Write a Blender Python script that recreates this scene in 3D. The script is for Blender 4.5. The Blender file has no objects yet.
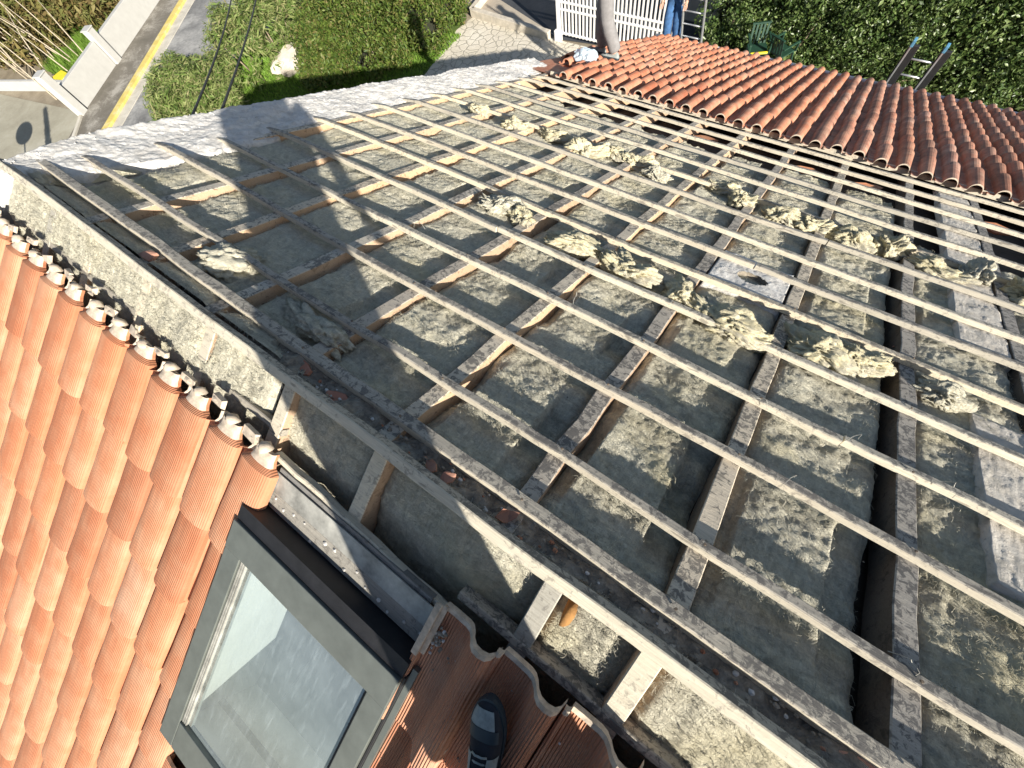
import bpy, bmesh, math, random
import numpy as np
from mathutils import Vector, Matrix, noise
random.seed(7); RNG = np.random.default_rng(5)
S = bpy.context.scene
C = S.collection
PI = math.pi
# ------------------------------------------------------------------ materials
def nt(name):
    m = bpy.data.materials.new(name); m.use_nodes = True
    t = m.node_tree; b = t.nodes['Principled BSDF']
    return m, t, b
def N(t, typ, **kw):
    n = t.nodes.new(typ)
    for k, v in kw.items():
        if k in n.inputs: n.inputs[k].default_value = v
        else: setattr(n, k, v)
    return n
def L(t, a, b): t.links.new(a, b)
def coords(t, scale=(1,1,1), rot=(0,0,0)):
    tc = N(t, 'ShaderNodeTexCoord'); mp = N(t, 'ShaderNodeMapping')
    mp.inputs['Scale'].default_value = scale; mp.inputs['Rotation'].default_value = rot
    L(t, tc.outputs['Object'], mp.inputs['Vector']); return mp.outputs['Vector']
def tex(t, vec, scale, detail=5, rough=.6, dist=0):
    n = N(t, 'ShaderNodeTexNoise'); n.inputs['Scale'].default_value = scale; n.inputs['Detail'].default_value = detail
    n.inputs['Roughness'].default_value = rough; n.inputs['Distortion'].default_value = dist
    if vec is not None: L(t, vec, n.inputs['Vector'])
    return n.outputs['Fac']
def ramp(t, fac, stops):
    r = N(t, 'ShaderNodeValToRGB'); e = r.color_ramp.elements
    while len(e) < len(stops): e.new(.5)
    for i, (p, c) in enumerate(stops):
        e[i].position = p; e[i].color = (*c, 1) if len(c) == 3 else c
    L(t, fac, r.inputs['Fac']); return r.outputs['Color']
def mixc(t, fac, a, b, mode='MIX'):
    m = N(t, 'ShaderNodeMix', data_type='RGBA', blend_type=mode)
    for s, v in ((m.inputs[0], fac), (m.inputs[6], a), (m.inputs[7], b)):
        if isinstance(v, (int, float)): s.default_value = v
        elif isinstance(v, tuple): s.default_value = (*v, 1)
        else: L(t, v, s)
    return m.outputs[2]
def mth(t, op, a, b=0.):
    m = N(t, 'ShaderNodeMath', operation=op)
    for i, v in enumerate((a, b)):
        if isinstance(v, (int, float)): m.inputs[i].default_value = v
        else: L(t, v, m.inputs[i])
    return m.outputs[0]
def bump(t, b, h, strength=.5, dist=.01):
    n = N(t, 'ShaderNodeBump'); n.inputs['Strength'].default_value = strength; n.inputs['Distance'].default_value = dist
    L(t, h, n.inputs['Height']); L(t, n.outputs['Normal'], b.inputs['Normal'])
def simple(name, col, rough=.7, var=.15, scale=8, bs=.3, bd=.005, metal=0, bscale=40):
    m, t, b = nt(name); v = coords(t)
    f = tex(t, v, scale, 6)
    lo = tuple(c*(1-var) for c in col); hi = tuple(min(1, c*(1+var)) for c in col)
    L(t, ramp(t, f, [(.3, lo), (.7, hi)]), b.inputs['Base Color'])
    b.inputs['Roughness'].default_value = rough; b.inputs['Metallic'].default_value = metal
    if bs: bump(t, b, tex(t, v, bscale, 5), bs, bd)
    return m
def random_hue(t, amount=.2):
    oi = N(t, 'ShaderNodeObjectInfo'); return oi.outputs['Random']
def tile_mat(name, base, pale, stain, groove=True, stain_amt=.5, age=0.):
    m, t, b = nt(name); v = coords(t)
    oi = N(t, 'ShaderNodeObjectInfo'); add = N(t, 'ShaderNodeVectorMath', operation='ADD')
    comb = N(t, 'ShaderNodeCombineXYZ')
    for i in range(3): L(t, mth(t, 'MULTIPLY', oi.outputs['Random'], 37.+i*11), comb.inputs[i])
    L(t, v, add.inputs[0]); L(t, comb.outputs[0], add.inputs[1]); vv = add.outputs[0]
    island = N(t, 'ShaderNodeNewGeometry').outputs['Random Per Island']
    f = tex(t, vv, 7, 4, .55)
    c = mixc(t, ramp(t, f, [(.4, (0,0,0)), (.68, (1,1,1))]), base, pale)
    rnd = mth(t, 'FRACT', mth(t, 'ADD', mth(t,'MULTIPLY',oi.outputs['Random'],7.3), island))
    tint = ramp(t, rnd, [(0, (.72,.62,.58)), (.35, (1,.92,.86)), (.6,(1,1,1)), (.9,(1.02,1.03,1.05)), (1, (1.05,1.16,1.28))])
    c = mixc(t, 1., c, tint, 'MULTIPLY')
    g = tex(t, vv, 16, 8, .7, .5)
    st = ramp(t, g, [(.5 + (.18 - .18*age), (0,0,0)), (.72, (stain_amt,)*3)])
    c = mixc(t, st, c, stain)
    big = tex(t, vv, 2.2, 4, .6)
    c = mixc(t, ramp(t, big, [(.48,(0,0,0)),(.75,(age,)*3)]), c, (.09,.06,.05))
    L(t, c, b.inputs['Base Color']); b.inputs['Roughness'].default_value = .82
    h = tex(t, vv, 90, 5)
    if groove:
        mp = N(t, 'ShaderNodeSeparateXYZ'); L(t, v, mp.inputs[0])
        w = mth(t, 'SINE', mth(t, 'ADD', mth(t, 'MULTIPLY', mp.outputs['X'], 700.), mth(t,'MULTIPLY',tex(t, vv, 5),4.)))
        h = mth(t, 'ADD', mth(t, 'MULTIPLY', w, .9), h)
    bump(t, b, h, 1. if name == 'red_clay' else .5, .0026 if name == 'red_clay' else .0016)
    return m
M = {}
M['tile'] = tile_mat('orange_clay', (.46,.19,.095), (.50,.26,.15), (.22,.14,.10), stain_amt=.6)
M['tile_red'] = tile_mat('red_clay', (.47,.205,.115), (.52,.28,.175), (.12,.09,.075), stain_amt=.6, age=.22)
M['tile_aged'] = tile_mat('aged_clay', (.42,.19,.125), (.50,.30,.21), (.09,.065,.055), groove=False, stain_amt=.9, age=.75)
M['tile_old'] = tile_mat('old_clay', (.49,.19,.105), (.57,.31,.20), (.15,.10,.08), groove=False, stain_amt=.75, age=.42)
M['clay_lime'] = simple('limed_clay', (.50,.42,.33), .9, .35, 30, .6, .004)
def wood(name, c1, c2, stain, amt, thr=.52):
    m, t, b = nt(name); v = coords(t, (1.5, 30, 30)); v0 = coords(t)
    rnd = N(t, 'ShaderNodeObjectInfo').outputs['Random']
    f = tex(t, v, 6, 6, .65, .4)
    c = ramp(t, f, [(.3, c1), (.7, c2)])
    s = tex(t, v0, 38, 7, .75, .6); s2 = tex(t, v0, 5, 3, .5)
    st = ramp(t, mth(t, 'ADD', mth(t, 'MULTIPLY', s, .75), mth(t, 'MULTIPLY', s2, .25)), [(thr, (0,0,0)), (thr+.04, (amt,)*3)])
    c = mixc(t, st, c, stain)
    kn = tex(t, coords(t, (1, 4, 4)), 9, 2, .4); c = mixc(t, ramp(t, kn, [(.66,(0,0,0)),(.71,(.7,.7,.7))]), c, tuple(q*.8 for q in stain))
    c = mixc(t, 1., c, ramp(t, rnd, [(0,(.62,.64,.68)),(.35,(.9,.88,.86)),(.7,(1,1,.98)),(1,(1.16,1.1,1.0))]), 'MULTIPLY')
    L(t, c, b.inputs['Base Color']); b.inputs['Roughness'].default_value = .85
    bump(t, b, mth(t, 'ADD', f, s), .5, .004)
    return m
M['batten'] = wood('weathered_batten', (.31,.29,.25), (.52,.485,.415), (.13,.125,.12), .85, .495)
M['batten_sunlit'] = wood('sunlit_pine', (.46,.42,.335), (.66,.615,.505), (.25,.225,.19), .7, .55)  # lighter pine for faces toward the sun; sunlight put into its colour
M['rafter'] = wood('rafter_limed', (.42,.38,.32), (.58,.53,.45), (.12,.115,.11), .85, .50)
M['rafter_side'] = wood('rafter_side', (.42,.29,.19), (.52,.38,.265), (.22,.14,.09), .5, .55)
M['shaded_board'] = wood('shaded_board', (.05,.04,.032), (.09,.075,.06), (.03,.025,.02), .6, .53)
M['side_shaded'] = wood('shaded_rafter_side', (.13,.10,.075), (.20,.155,.115), (.06,.05,.04), .6, .53)  # rafter sides darkened to paint in their shade; nail heads reuse it
M['board'] = wood('grey_board', (.22,.21,.19), (.36,.34,.30), (.12,.11,.10), .6, .53)
def insul():
    m, t, b = nt('glass_wool'); v = coords(t)
    st = coords(t, (3.2, .8, 1.5), (0, 0, .5)); st2 = coords(t, (.8, 3.4, 1.5), (0,0,-.35))
    f = tex(t, st, 13, 8, .72, 2.2); f2 = tex(t, st2, 11, 8, .72, 2.6); fine = tex(t, v, 70, 5, .75, 1.5)
    fib = mth(t, 'ADD', mth(t, 'ADD', mth(t, 'MULTIPLY', f, .38), mth(t, 'MULTIPLY', f2, .38)), mth(t, 'MULTIPLY', fine, .24))
    c = ramp(t, fib, [(.36, (.42,.39,.29)), (.46, (.56,.53,.42)), (.55, (.72,.685,.55)), (.66, (.88,.84,.68))])
    y = tex(t, v, 2.1, 4, .55, .3)
    c = mixc(t, ramp(t, y, [(.53,(0,0,0)),(.70,(.5,.5,.5))]), c, (.62,.55,.33))
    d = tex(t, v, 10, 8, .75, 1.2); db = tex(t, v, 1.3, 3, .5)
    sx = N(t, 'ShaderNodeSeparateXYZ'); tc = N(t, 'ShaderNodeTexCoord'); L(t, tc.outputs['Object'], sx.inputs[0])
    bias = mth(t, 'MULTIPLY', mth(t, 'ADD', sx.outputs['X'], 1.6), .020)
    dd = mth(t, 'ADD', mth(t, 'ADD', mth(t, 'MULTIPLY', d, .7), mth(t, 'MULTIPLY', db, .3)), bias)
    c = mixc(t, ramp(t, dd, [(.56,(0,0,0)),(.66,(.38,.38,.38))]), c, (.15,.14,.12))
    L(t, c, b.inputs['Base Color']); b.inputs['Roughness'].default_value = 1
    b.inputs['Specular IOR Level'].default_value = .05
    bump(t, b, mth(t, 'ADD', fib, mth(t, 'MULTIPLY', tex(t, v, 34, 7, .75, 1.5), .7)), 1., .022)
    return m
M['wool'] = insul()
def wool_yellow():
    m, t, b = nt('yellow_wool'); v = coords(t); st = coords(t, (8, 30, 20), (0, 0, .3))
    f = tex(t, st, 4, 6, .7, 1.5); y = tex(t, v, 7, 5)
    c = ramp(t, f, [(.3, (.42,.38,.23)), (.55, (.66,.60,.41)), (.7, (.80,.75,.58))])
    c = mixc(t, ramp(t, y, [(.48,(0,0,0)),(.62,(.85,.85,.85))]), c, (.50,.47,.38))
    L(t, c, b.inputs['Base Color']); b.inputs['Roughness'].default_value = 1
    b.inputs['Specular IOR Level'].default_value = .1
    bump(t, b, mth(t, 'ADD', f, tex(t, v, 50, 6, .7)), .9, .01); return m
M['wool_y'] = wool_yellow()
def mortar(name, c1, c2, c3, sc=9):
    m, t, b = nt(name); v = coords(t)
    f = tex(t, v, sc, 9, .7, .3); g = tex(t, v, 55, 6, .75)
    c = ramp(t, f, [(.3, c1), (.5, c2), (.7, c3)])
    c = mixc(t, ramp(t, g, [(.58,(0,0,0)),(.70,(.7,.7,.7))]), c, tuple(x*.45 for x in c1))
    L(t, c, b.inputs['Base Color']); b.inputs['Roughness'].default_value = .95
    bump(t, b, mth(t, 'ADD', f, mth(t,'MULTIPLY',g,.6)), .8, .012); return m
M['mortar'] = mortar('lime_mortar', (.44,.42,.385), (.62,.60,.565), (.74,.73,.70), 14)
M['dirt'] = mortar('rubble_dirt', (.13,.11,.09), (.27,.235,.185), (.42,.38,.31), 26)
M['plaster'] = simple('white_plaster', (.72,.70,.66), .8, .06, 3, .3, .004)
M['white'] = simple('white_paint', (.46,.455,.43), .6, .06, 4, .15, .002)
M['whitem'] = simple('white_metal', (.80,.78,.75), .4, .08, 6, .1, .001)
M['alu'] = simple('aluminium', (.62,.63,.64), .35, .1, 10, .1, .001, .7)
M['grey_metal'] = simple('skylight_metal', (.155,.17,.155), .42, .14, 14, .15, .001, .35, 60)
M['black'] = simple('black_membrane', (.012,.012,.014), .55, .3, 20, .4, .003)
M['rubber'] = simple('black_rubber', (.02,.02,.022), .6, .2, 20, .2, .002)
M['zinc'] = simple('zinc_flashing', (.36,.355,.32), .6, .4, 16, .3, .003, .25)
M['blue'] = simple('blue_plastic', (.10,.27,.42), .5, .05, 6, 0)
M['green'] = simple('green_plastic', (.018,.055,.035), .45, .1, 6, 0)
M['yellow'] = simple('yellow_plastic', (.78,.66,.03), .5, .05, 6, 0)
M['jeans'] = simple('denim', (.045,.12,.27), .9, .35, 14, .5, .004, 0, 120)
M['trouser'] = simple('grey_cotton', (.21,.205,.205), .9, .2, 12, .5, .004, 0, 90)
M['jacket'] = simple('dark_cotton', (.05,.055,.07), .9, .2, 12, .4, .004, 0, 90)
M['shirt'] = simple('light_cotton', (.38,.40,.43), .9, .12, 12, .4, .004, 0, 90)
M['skin'] = simple('skin', (.50,.30,.21), .55, .06, 10, .1, .001)
M['hair'] = simple('hair', (.03,.02,.015), .8, .3, 60, .5, .003)
M['shoe'] = simple('navy_shoe', (.014,.017,.024), .85, .3, 30, .3, .001, 0, 150)
M['shoe_grey'] = simple('grey_suede', (.26,.29,.28), .8, .25, 60, .35, .0012, 0, 220)
M['sole'] = simple('shoe_sole', (.02,.035,.045), .5, .15, 20, .2, .001)
M['phone'] = simple('phone_black', (.02,.02,.02), .2, .1, 5, 0)
M['eye'] = simple('eye_white', (.7,.7,.68), .3, .02, 5, 0)
M['stone'] = simple('pale_stone', (.50,.45,.37), .9, .2, 5, .6, .02)
M['concrete'] = simple('grey_concrete', (.26,.26,.255), .9, .15, 3, .4, .006)
M['red'] = simple('red_paint', (.55,.04,.03), .5, .05, 5, 0)
M['bark'] = simple('bark', (.30,.24,.17), .9, .25, 12, .6, .01)
M['cable'] = simple('cable_black', (.025,.025,.027), .6, .1, 5, 0)
M['rust'] = simple('rusty_foam', (.30,.15,.045), .9, .3, 20, .6, .006)
M['tar'] = simple('black_bag', (.015,.016,.018), .22, .3, 9, .8, .02, 0, 14)
def foliage(name, cols, rough=.45, spec=.5):
    m, t, b = nt(name); g = N(t, 'ShaderNodeNewGeometry')
    L(t, ramp(t, g.outputs['Random Per Island'], [(i/(len(cols)-1), c) for i, c in enumerate(cols)]), b.inputs['Base Color'])
    b.inputs['Roughness'].default_value = rough; b.inputs['Specular IOR Level'].default_value = spec
    tr = N(t, 'ShaderNodeBsdfTranslucent'); mx = N(t, 'ShaderNodeMixShader'); mx.inputs[0].default_value = .2
    L(t, ramp(t, g.outputs['Random Per Island'], [(i/(len(cols)-1), tuple(min(1,x*1.6) for x in c)) for i, c in enumerate(cols)]), tr.inputs['Color'])
    L(t, b.outputs[0], mx.inputs[1]); L(t, tr.outputs[0], mx.inputs[2]); L(t, mx.outputs[0], t.nodes['Material Output'].inputs[0])
    return m
M['laurel'] = foliage('laurel_leaf', [(.035,.068,.018), (.07,.12,.03), (.115,.17,.045), (.20,.26,.10)], .4, .5)
M['hedge'] = foliage('hedge_leaf', [(.03,.06,.01), (.07,.115,.018), (.12,.17,.03), (.16,.13,.05)], .55, .3)
M['feather'] = foliage('feather_leaf', [(.07,.12,.025), (.13,.19,.045), (.24,.28,.10), (.26,.24,.12)], .6, .3)
M['wild'] = foliage('wild_leaf', [(.10,.07,.03), (.17,.13,.045), (.10,.12,.03), (.22,.19,.08)], .7, .2)
M['grassm'] = foliage('grass_blade', [(.09,.18,.02), (.14,.27,.03), (.20,.33,.05), (.12,.16,.04)], .6, .3)
M['branch'] = simple('pale_branch', (.42,.36,.27), .9, .2, 10, .3, .004)
def ground_mat(name, c1, c2, c3, sc=1.2, bs=.4, crack=None):
    m, t, b = nt(name); v = coords(t)
    f = tex(t, v, sc, 8, .65, .4); g = tex(t, v, sc*14, 6, .7)
    c = ramp(t, mth(t, 'ADD', mth(t,'MULTIPLY',f,.75), mth(t,'MULTIPLY',g,.25)), [(.36, c1), (.5, c2), (.62, c3)])
    h = g
    if crack:
        vo = N(t, 'ShaderNodeTexVoronoi', feature='DISTANCE_TO_EDGE'); vo.inputs['Scale'].default_value = crack
        dv = N(t, 'ShaderNodeVectorMath', operation='ADD'); nn = N(t, 'ShaderNodeTexNoise'); nn.inputs['Scale'].default_value = 2.
        L(t, v, nn.inputs['Vector']); sc2 = N(t, 'ShaderNodeVectorMath', operation='SCALE'); sc2.inputs['Scale'].default_value = .35
        L(t, nn.outputs['Color'], sc2.inputs[0]); L(t, v, dv.inputs[0]); L(t, sc2.outputs[0], dv.inputs[1]); L(t, dv.outputs[0], vo.inputs['Vector'])
        e = ramp(t, vo.outputs['Distance'], [(.02, (1,1,1)), (.07, (0,0,0))])
        c = mixc(t, e, c, tuple(x*.72 for x in c1)); h = mth(t, 'SUBTRACT', g, e)
    L(t, c, b.inputs['Base Color']); b.inputs['Roughness'].default_value = .92
    bump(t, b, h, bs, .02); return m
M['soil'] = ground_mat('dry_soil', (.16,.13,.09), (.24,.20,.14), (.30,.26,.19))
M['asphalt'] = ground_mat('grey_asphalt', (.10,.10,.10), (.21,.21,.205), (.36,.355,.34), .55)
M['lane'] = ground_mat('brown_asphalt', (.11,.10,.08), (.155,.14,.115), (.34,.32,.28), .9)
M['dark_asphalt'] = ground_mat('dark_asphalt', (.035,.038,.045), (.05,.055,.062), (.075,.08,.085), .8)
M['drive'] = ground_mat('concrete_drive', (.27,.25,.19), (.33,.31,.24), (.38,.36,.29), .7)
M['pave'] = ground_mat('beige_paving', (.33,.28,.22), (.38,.33,.26), (.43,.37,.30), .6)
M['patio'] = ground_mat('crazy_paving', (.50,.46,.37), (.58,.53,.44), (.64,.60,.51), 1., .5, 3.4)
M['kerb_y'] = ground_mat('yellow_kerb', (.55,.42,.10), (.62,.50,.15), (.66,.58,.34), 2.)
M['kerb'] = ground_mat('pale_kerb', (.40,.37,.31), (.50,.47,.40), (.58,.55,.48), 2.)
M['turf'] = ground_mat('turf_soil', (.05,.075,.015), (.08,.13,.02), (.11,.17,.03), 2.)
M['tilefloor'] = simple('floor_tiles', (.36,.38,.38), .35, .06, 2, 0)
def glass_mat():
    m = bpy.data.materials.new('window_glass'); m.use_nodes = True; t = m.node_tree; t.nodes.clear()
    o = N(t, 'ShaderNodeOutputMaterial'); tr = N(t, 'ShaderNodeBsdfTransparent'); tr.inputs[0].default_value = (.80,.88,.88,1)
    gl = N(t, 'ShaderNodeBsdfGlossy'); gl.inputs['Roughness'].default_value = .03; gl.inputs['Color'].default_value = (.9,.95,1,1)
    df = N(t, 'ShaderNodeBsdfDiffuse'); df.inputs[0].default_value = (.50,.58,.60,1)
    fr = N(t, 'ShaderNodeLayerWeight'); fr.inputs['Blend'].default_value = .5
    v = coords(t); dirt = mth(t, 'ADD', ramp(t, tex(t, v, 6, 7, .7), [(.35,(.24,)*3),(.7,(.36,)*3)]), mth(t, 'ADD', ramp(t, tex(t, v, 95, 3, .6), [(.74,(0,)*3),(.79,(.30,)*3)]), ramp(t, tex(t, coords(t, (9,1.2,1.2), (0,0,.3)), 7, 6, .7), [(.52,(0,)*3),(.75,(.16,)*3)])))  # pale veil paints the sky-reflection haze along with dust; specks and streaks are dirt
    m1 = N(t, 'ShaderNodeMixShader'); L(t, dirt, m1.inputs[0]); L(t, tr.outputs[0], m1.inputs[1]); L(t, df.outputs[0], m1.inputs[2])
    m2 = N(t, 'ShaderNodeMixShader'); L(t, mth(t, 'ADD', mth(t, 'MULTIPLY', mth(t, 'POWER', fr.outputs['Facing'], 3.), .5), .14), m2.inputs[0]); L(t, m1.outputs[0], m2.inputs[1]); L(t, gl.outputs[0], m2.inputs[2])
    L(t, m2.outputs[0], o.inputs[0]); return m
M['glass'] = glass_mat()
def bag_mat():
    m, t, b = nt('clear_plastic_bag'); b.inputs['Base Color'].default_value = (.6,.72,.8,1); b.inputs['Roughness'].default_value = .2
    b.inputs['Alpha'].default_value = .7; return m
M['bag'] = bag_mat()
# ------------------------------------------------------------------ mesh helpers
def mesh(name, verts, faces, mats, parent=None, smooth=False, midx=None):
    me = bpy.data.meshes.new(name); me.from_pydata([tuple(v) for v in verts], [], faces)
    for m in (mats if isinstance(mats, (list, tuple)) else [mats]): me.materials.append(m)
    if midx is not None: me.polygons.foreach_set('material_index', midx)
    if smooth: me.polygons.foreach_set('use_smooth', [True]*len(me.polygons))
    me.update()
    o = bpy.data.objects.new(name, me); C.objects.link(o)
    if parent: o.parent = parent
    return o
class MB:
    def __init__(s): s.v = []; s.f = []; s.m = []
    def add(s, vs, fs, mi=0):
        k = len(s.v); s.v += [tuple(v) for v in vs]; s.f += [tuple(k+i for i in f) for f in fs]; s.m += [mi]*len(fs); return s
    def box(s, c, size, mat=None, mi=0):
        c = Vector(c); R = mat or Matrix.Identity(3); x, y, z = [q/2 for q in size]
        vs = [c + R @ Vector((a*x, b*y, d*z)) for a in (-1,1) for b in (-1,1) for d in (-1,1)]
        return s.add(vs, [(0,1,3,2),(4,6,7,5),(0,4,5,1),(2,3,7,6),(0,2,6,4),(1,5,7,3)], mi)
    def bar(s, a, b, w, h, up=(0,0,1), mi=0):
        a = Vector(a); b = Vector(b); d = (b-a).normalized(); u = Vector(up); sd = d.cross(u).normalized(); u = sd.cross(d).normalized()
        vs = [p + sd*(i*w/2) + u*(j*h/2) for p in (a,b) for i,j in ((-1,-1),(1,-1),(1,1),(-1,1))]
        return s.add(vs, [(0,1,2,3),(7,6,5,4),(0,4,5,1),(1,5,6,2),(2,6,7,3),(3,7,4,0)], mi)
    def tube(s, pts, r, n=8, mi=0, caps=True):
        pts = [Vector(p) for p in pts]; k = len(s.v); rs = r if isinstance(r, (list, tuple)) else [r]*len(pts)
        ref = Vector((0,0,1)) if abs((pts[-1]-pts[0]).normalized().z) < .9 else Vector((1,0,0))
        vs = []
        for i, p in enumerate(pts):
            d = (pts[min(i+1,len(pts)-1)]-pts[max(i-1,0)]).normalized(); a = d.cross(ref).normalized(); b = d.cross(a)
            vs += [p + (a*math.cos(2*PI*j/n) + b*math.sin(2*PI*j/n))*rs[i] for j in range(n)]
        fs = [(i*n+j, i*n+(j+1)%n, (i+1)*n+(j+1)%n, (i+1)*n+j) for i in range(len(pts)-1) for j in range(n)]
        if caps: fs += [tuple(range(n))[::-1], tuple((len(pts)-1)*n+j for j in range(n))]
        return s.add(vs, fs, mi)
    def build(s, name, mats, parent=None, smooth=False, bevel=0):
        o = mesh(name, s.v, s.f, mats, parent, smooth, s.m)
        bm = bmesh.new(); bm.from_mesh(o.data); bmesh.ops.recalc_face_normals(bm, faces=bm.faces); bm.to_mesh(o.data); bm.free()
        if bevel:
            b = o.modifiers.new('bevel', 'BEVEL'); b.width = bevel; b.segments = 2
        return o
def tag(o, label=None, cat=None, group=None, kind=None):
    if label: o['label'] = label
    if cat: o['category'] = cat
    if group: o['group'] = group
    if kind: o['kind'] = kind
    return o
def empty(name, loc=(0,0,0), rz=0, **kw):
    o = bpy.data.objects.new(name, None); C.objects.link(o); o.location = loc; o.rotation_euler = (0,0,rz); return tag(o, **kw)
def fbm(x, y, z, o=4): return noise.fractal(Vector((x,y,z)), 1., 2., o)
def rect_ring(a, b): pass
# ------------------------------------------------------------------ roof planes
P1, P2 = math.radians(25.85), math.radians(26.66)
c1, s1, c2, s2 = math.cos(P1), math.sin(P1), math.cos(P2), math.sin(P2)
def mp(x, Y, n=0.):      # point over the main slope: horizontal Y, normal offset n
    s = Y/c1; return Vector((x, s*c1 + n*s1, -s*s1 + n*c1))
def lp(x, Y, n=0.):      # the other slope, Y counts away from the ridge
    s = Y/c2; return Vector((x, -s*c2 - n*s2, -s*s2 + n*c2))
MN = Vector((0, s1, c1)); LN = Vector((0, -s2, c2))
MD = Vector((0, c1, -s1)); LD = Vector((0, -c2, -s2))
GZ = -7.7
house = empty('house', (0,0,GZ), label='white house with its tiled roof half stripped to battens, rafters and yellow glass wool', cat='house')
HL = Vector((0,0,-GZ))
def hp(v): return Vector(v) + HL            # house-local coordinates
def part(mb, name, mat, **k): 
    mb.v = [tuple(Vector(v)+HL) for v in mb.v]; return mb.build(name, mat, house, **k)
# walls --------------------------------------------------------------
XG, XE, YE, YL = -3.86, 5.2, 9.25, -5.2
zE = -9.25*s1/c1 - .25; zL = YL*s2/c2*1.0 - .25
def gable(x0, x1):
    prof = [(YL, GZ), (YE, GZ), (YE, zE), (0, -.24), (YL, zL)]
    vs = [(x, y, z) for x in (x0, x1) for y, z in prof]; n = 5
    return vs, [tuple(range(5)), tuple(range(9, 4, -1))] + [(i, i+5, (i+1)%5+5, (i+1)%5) for i in range(5)]
for x0, x1 in ((XG, XG+.25), (XE-.25, XE)):
    mb = MB(); mb.add(*gable(x0, x1)); part(mb, 'gable_wall', M['plaster'])
for y0, zt in ((YE-.125, zE), (YL+.125, zL)):
    mb = MB(); mb.box(((XG+XE)/2, y0, (GZ+zt)/2), (XE-XG-.5, .25, zt-GZ)); part(mb, 'eave_wall', M['plaster'])
mb = MB(); mb.box(((XG+XE)/2, -.2, -2.95), (XE-XG-.52, 8.8, .1)); part(mb, 'room_floor', M['tilefloor'])
mb = MB()
for i in range(-6, 9): mb.box((i*.6-.35, -2.4, -2.8985), (.008, 4.4, .003))
for j in range(9): mb.box((.9, -4.4+j*.5, -2.8982), (8.2, .008, .003))
part(mb, 'floor_joint', M['concrete'])
# rafters ------------------------------------------------------------
BT = .031
RX = [-3.48, -2.91, -2.36, -1.81, -1.28, -.757, -.233, .291, .862, 1.39, 1.93, 2.46, 3.0, 3.53, 4.07, 4.6]
def beam(points, w, h, up, jit=.003, seg=None, mats=(0,0,0), seed=0.):
    """bar through points with its top on them, wavering like sawn timber; sides may take another slot"""
    mb = MB(); P = [Vector(p) for p in points]; up = Vector(up).normalized(); n = len(P); vs = []
    for i, p in enumerate(P):
        d = (P[min(i+1,n-1)]-P[max(i-1,0)]).normalized(); sd = d.cross(up).normalized()
        q = p + sd*fbm(i*.23, seed, 1)*jit*2 + up*fbm(i*.23, seed, 5)*jit
        ww = w*(1+.08*fbm(i*.4, seed, 9)); ch = .0035
        for a, b in ((-ww/2,-h),(-ww/2,-ch),(-ww/2+ch,0),(ww/2-ch,0),(ww/2,-ch),(ww/2,-h)):
            vs.append(q + sd*a + up*(b + (0 if b==-h else fbm(i*.7, a*40, seed)*.0015)))
    k = 6
    for i in range(n-1):
        for j in range(k):
            mi = mats[1] if j in (0, 4) else mats[0]
            if j == 5: mi = mats[1]
            mb.f.append((i*k+j, i*k+(j+1)%k, (i+1)*k+(j+1)%k, (i+1)*k+j)); mb.m.append(mi)
    mb.v = [tuple(v) for v in vs]; mb.f += [tuple(range(k)), tuple((n-1)*k+j for j in range(k))]; mb.m += [mats[2]]*2
    return mb
for i, x in enumerate(RX):
    n = 60; y0 = .03 if i else 1.1
    pts = [mp(x+.012*fbm(t*.8, i*3., 0), y0 + (9.4-y0)*t/n, -BT) for t in range(n+1)]
    part(beam(pts, .068, .13, MN, .002, seed=i*7.1, mats=(0,1,1)), 'rafter', [M['rafter'], M['rafter_side'] if x < 0 else M['side_shaded']])
LX = [-3.15, -2.72, -2.20, -1.70, -1.19, -.71, -.02, .28, .80, 1.32, 1.85, 2.4, 2.95, 3.5, 4.05, 4.6]
for i, x in enumerate(LX):
    y1 = .52 if -1.16 < x < -.25 else 5.0
    pts = [lp(x, .01 + (y1-.01)*t/14, -.006) for t in range(15)]
    part(beam(pts, .062, .12, LN, .002, seed=50+i*3.1, mats=(0,1,1)), 'rafter', [M['batten_sunlit'], M['rafter_side']])
# battens ------------------------------------------------------------
BV = [.5, .692, 1.027, 1.335, 1.663, 2.006, 2.304, 2.598, 2.922, 3.24, 3.555, 3.87, 4.18, 4.49, 4.77]
BY = [-.430 + v*1.08 for v in BV]
XS = [-3.86, -3.86, -3.80, -3.7, -3.66, -3.7, -3.66, -3.7, -3.65, -3.66, -3.66, -3.66, -3.6, -3.6, -3.55]
for i, y in enumerate(BY):
    w = .048 if i == 0 else .034 + .004*fbm(i*1.7,0,0); th = BT + (.008 if i == 0 else 0)
    cuts = {4: [-1.35], 3: [.62], 8: [.35], 6: [.02], 10: [-1.9]}.get(i, [])
    ends = [XS[i]] + cuts + [XE-.02]
    for k in range(len(ends)-1):
        a, b = ends[k]+.004*(k>0), ends[k+1]-.004*(k<len(ends)-2); n = max(6, int((b-a)/.11)); yy = y + (.012 if k else 0)
        pts = [mp(a+(b-a)*t/n, yy + (.028*max(0, (-1-(a+(b-a)*t/n))/2.6) if i == 0 else 0) + (0 if i < 2 else .010*math.sin(i*2.3)*((a+(b-a)*t/n)+1)/2) + .018*fbm((a+(b-a)*t/n)*.55, i*9.7, 2), .006*fbm(t*.12, i, 8) - (.030*max(0, 1-(t*(b-a)/n)/.22) if k == 0 and i > 0 else 0) + (.004 if i == 0 else 0)) for t in range(n+1)]
        part(beam(pts, w, th, MN, .0025, seed=100+i*5.3+k, mats=(0,1,1)), 'batten', [M['batten'], M['batten_sunlit']])
pts = [lp(-3.84+t*.15, .002+.006*fbm(t*.1,3,3), .026) for t in range(61)]
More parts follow.
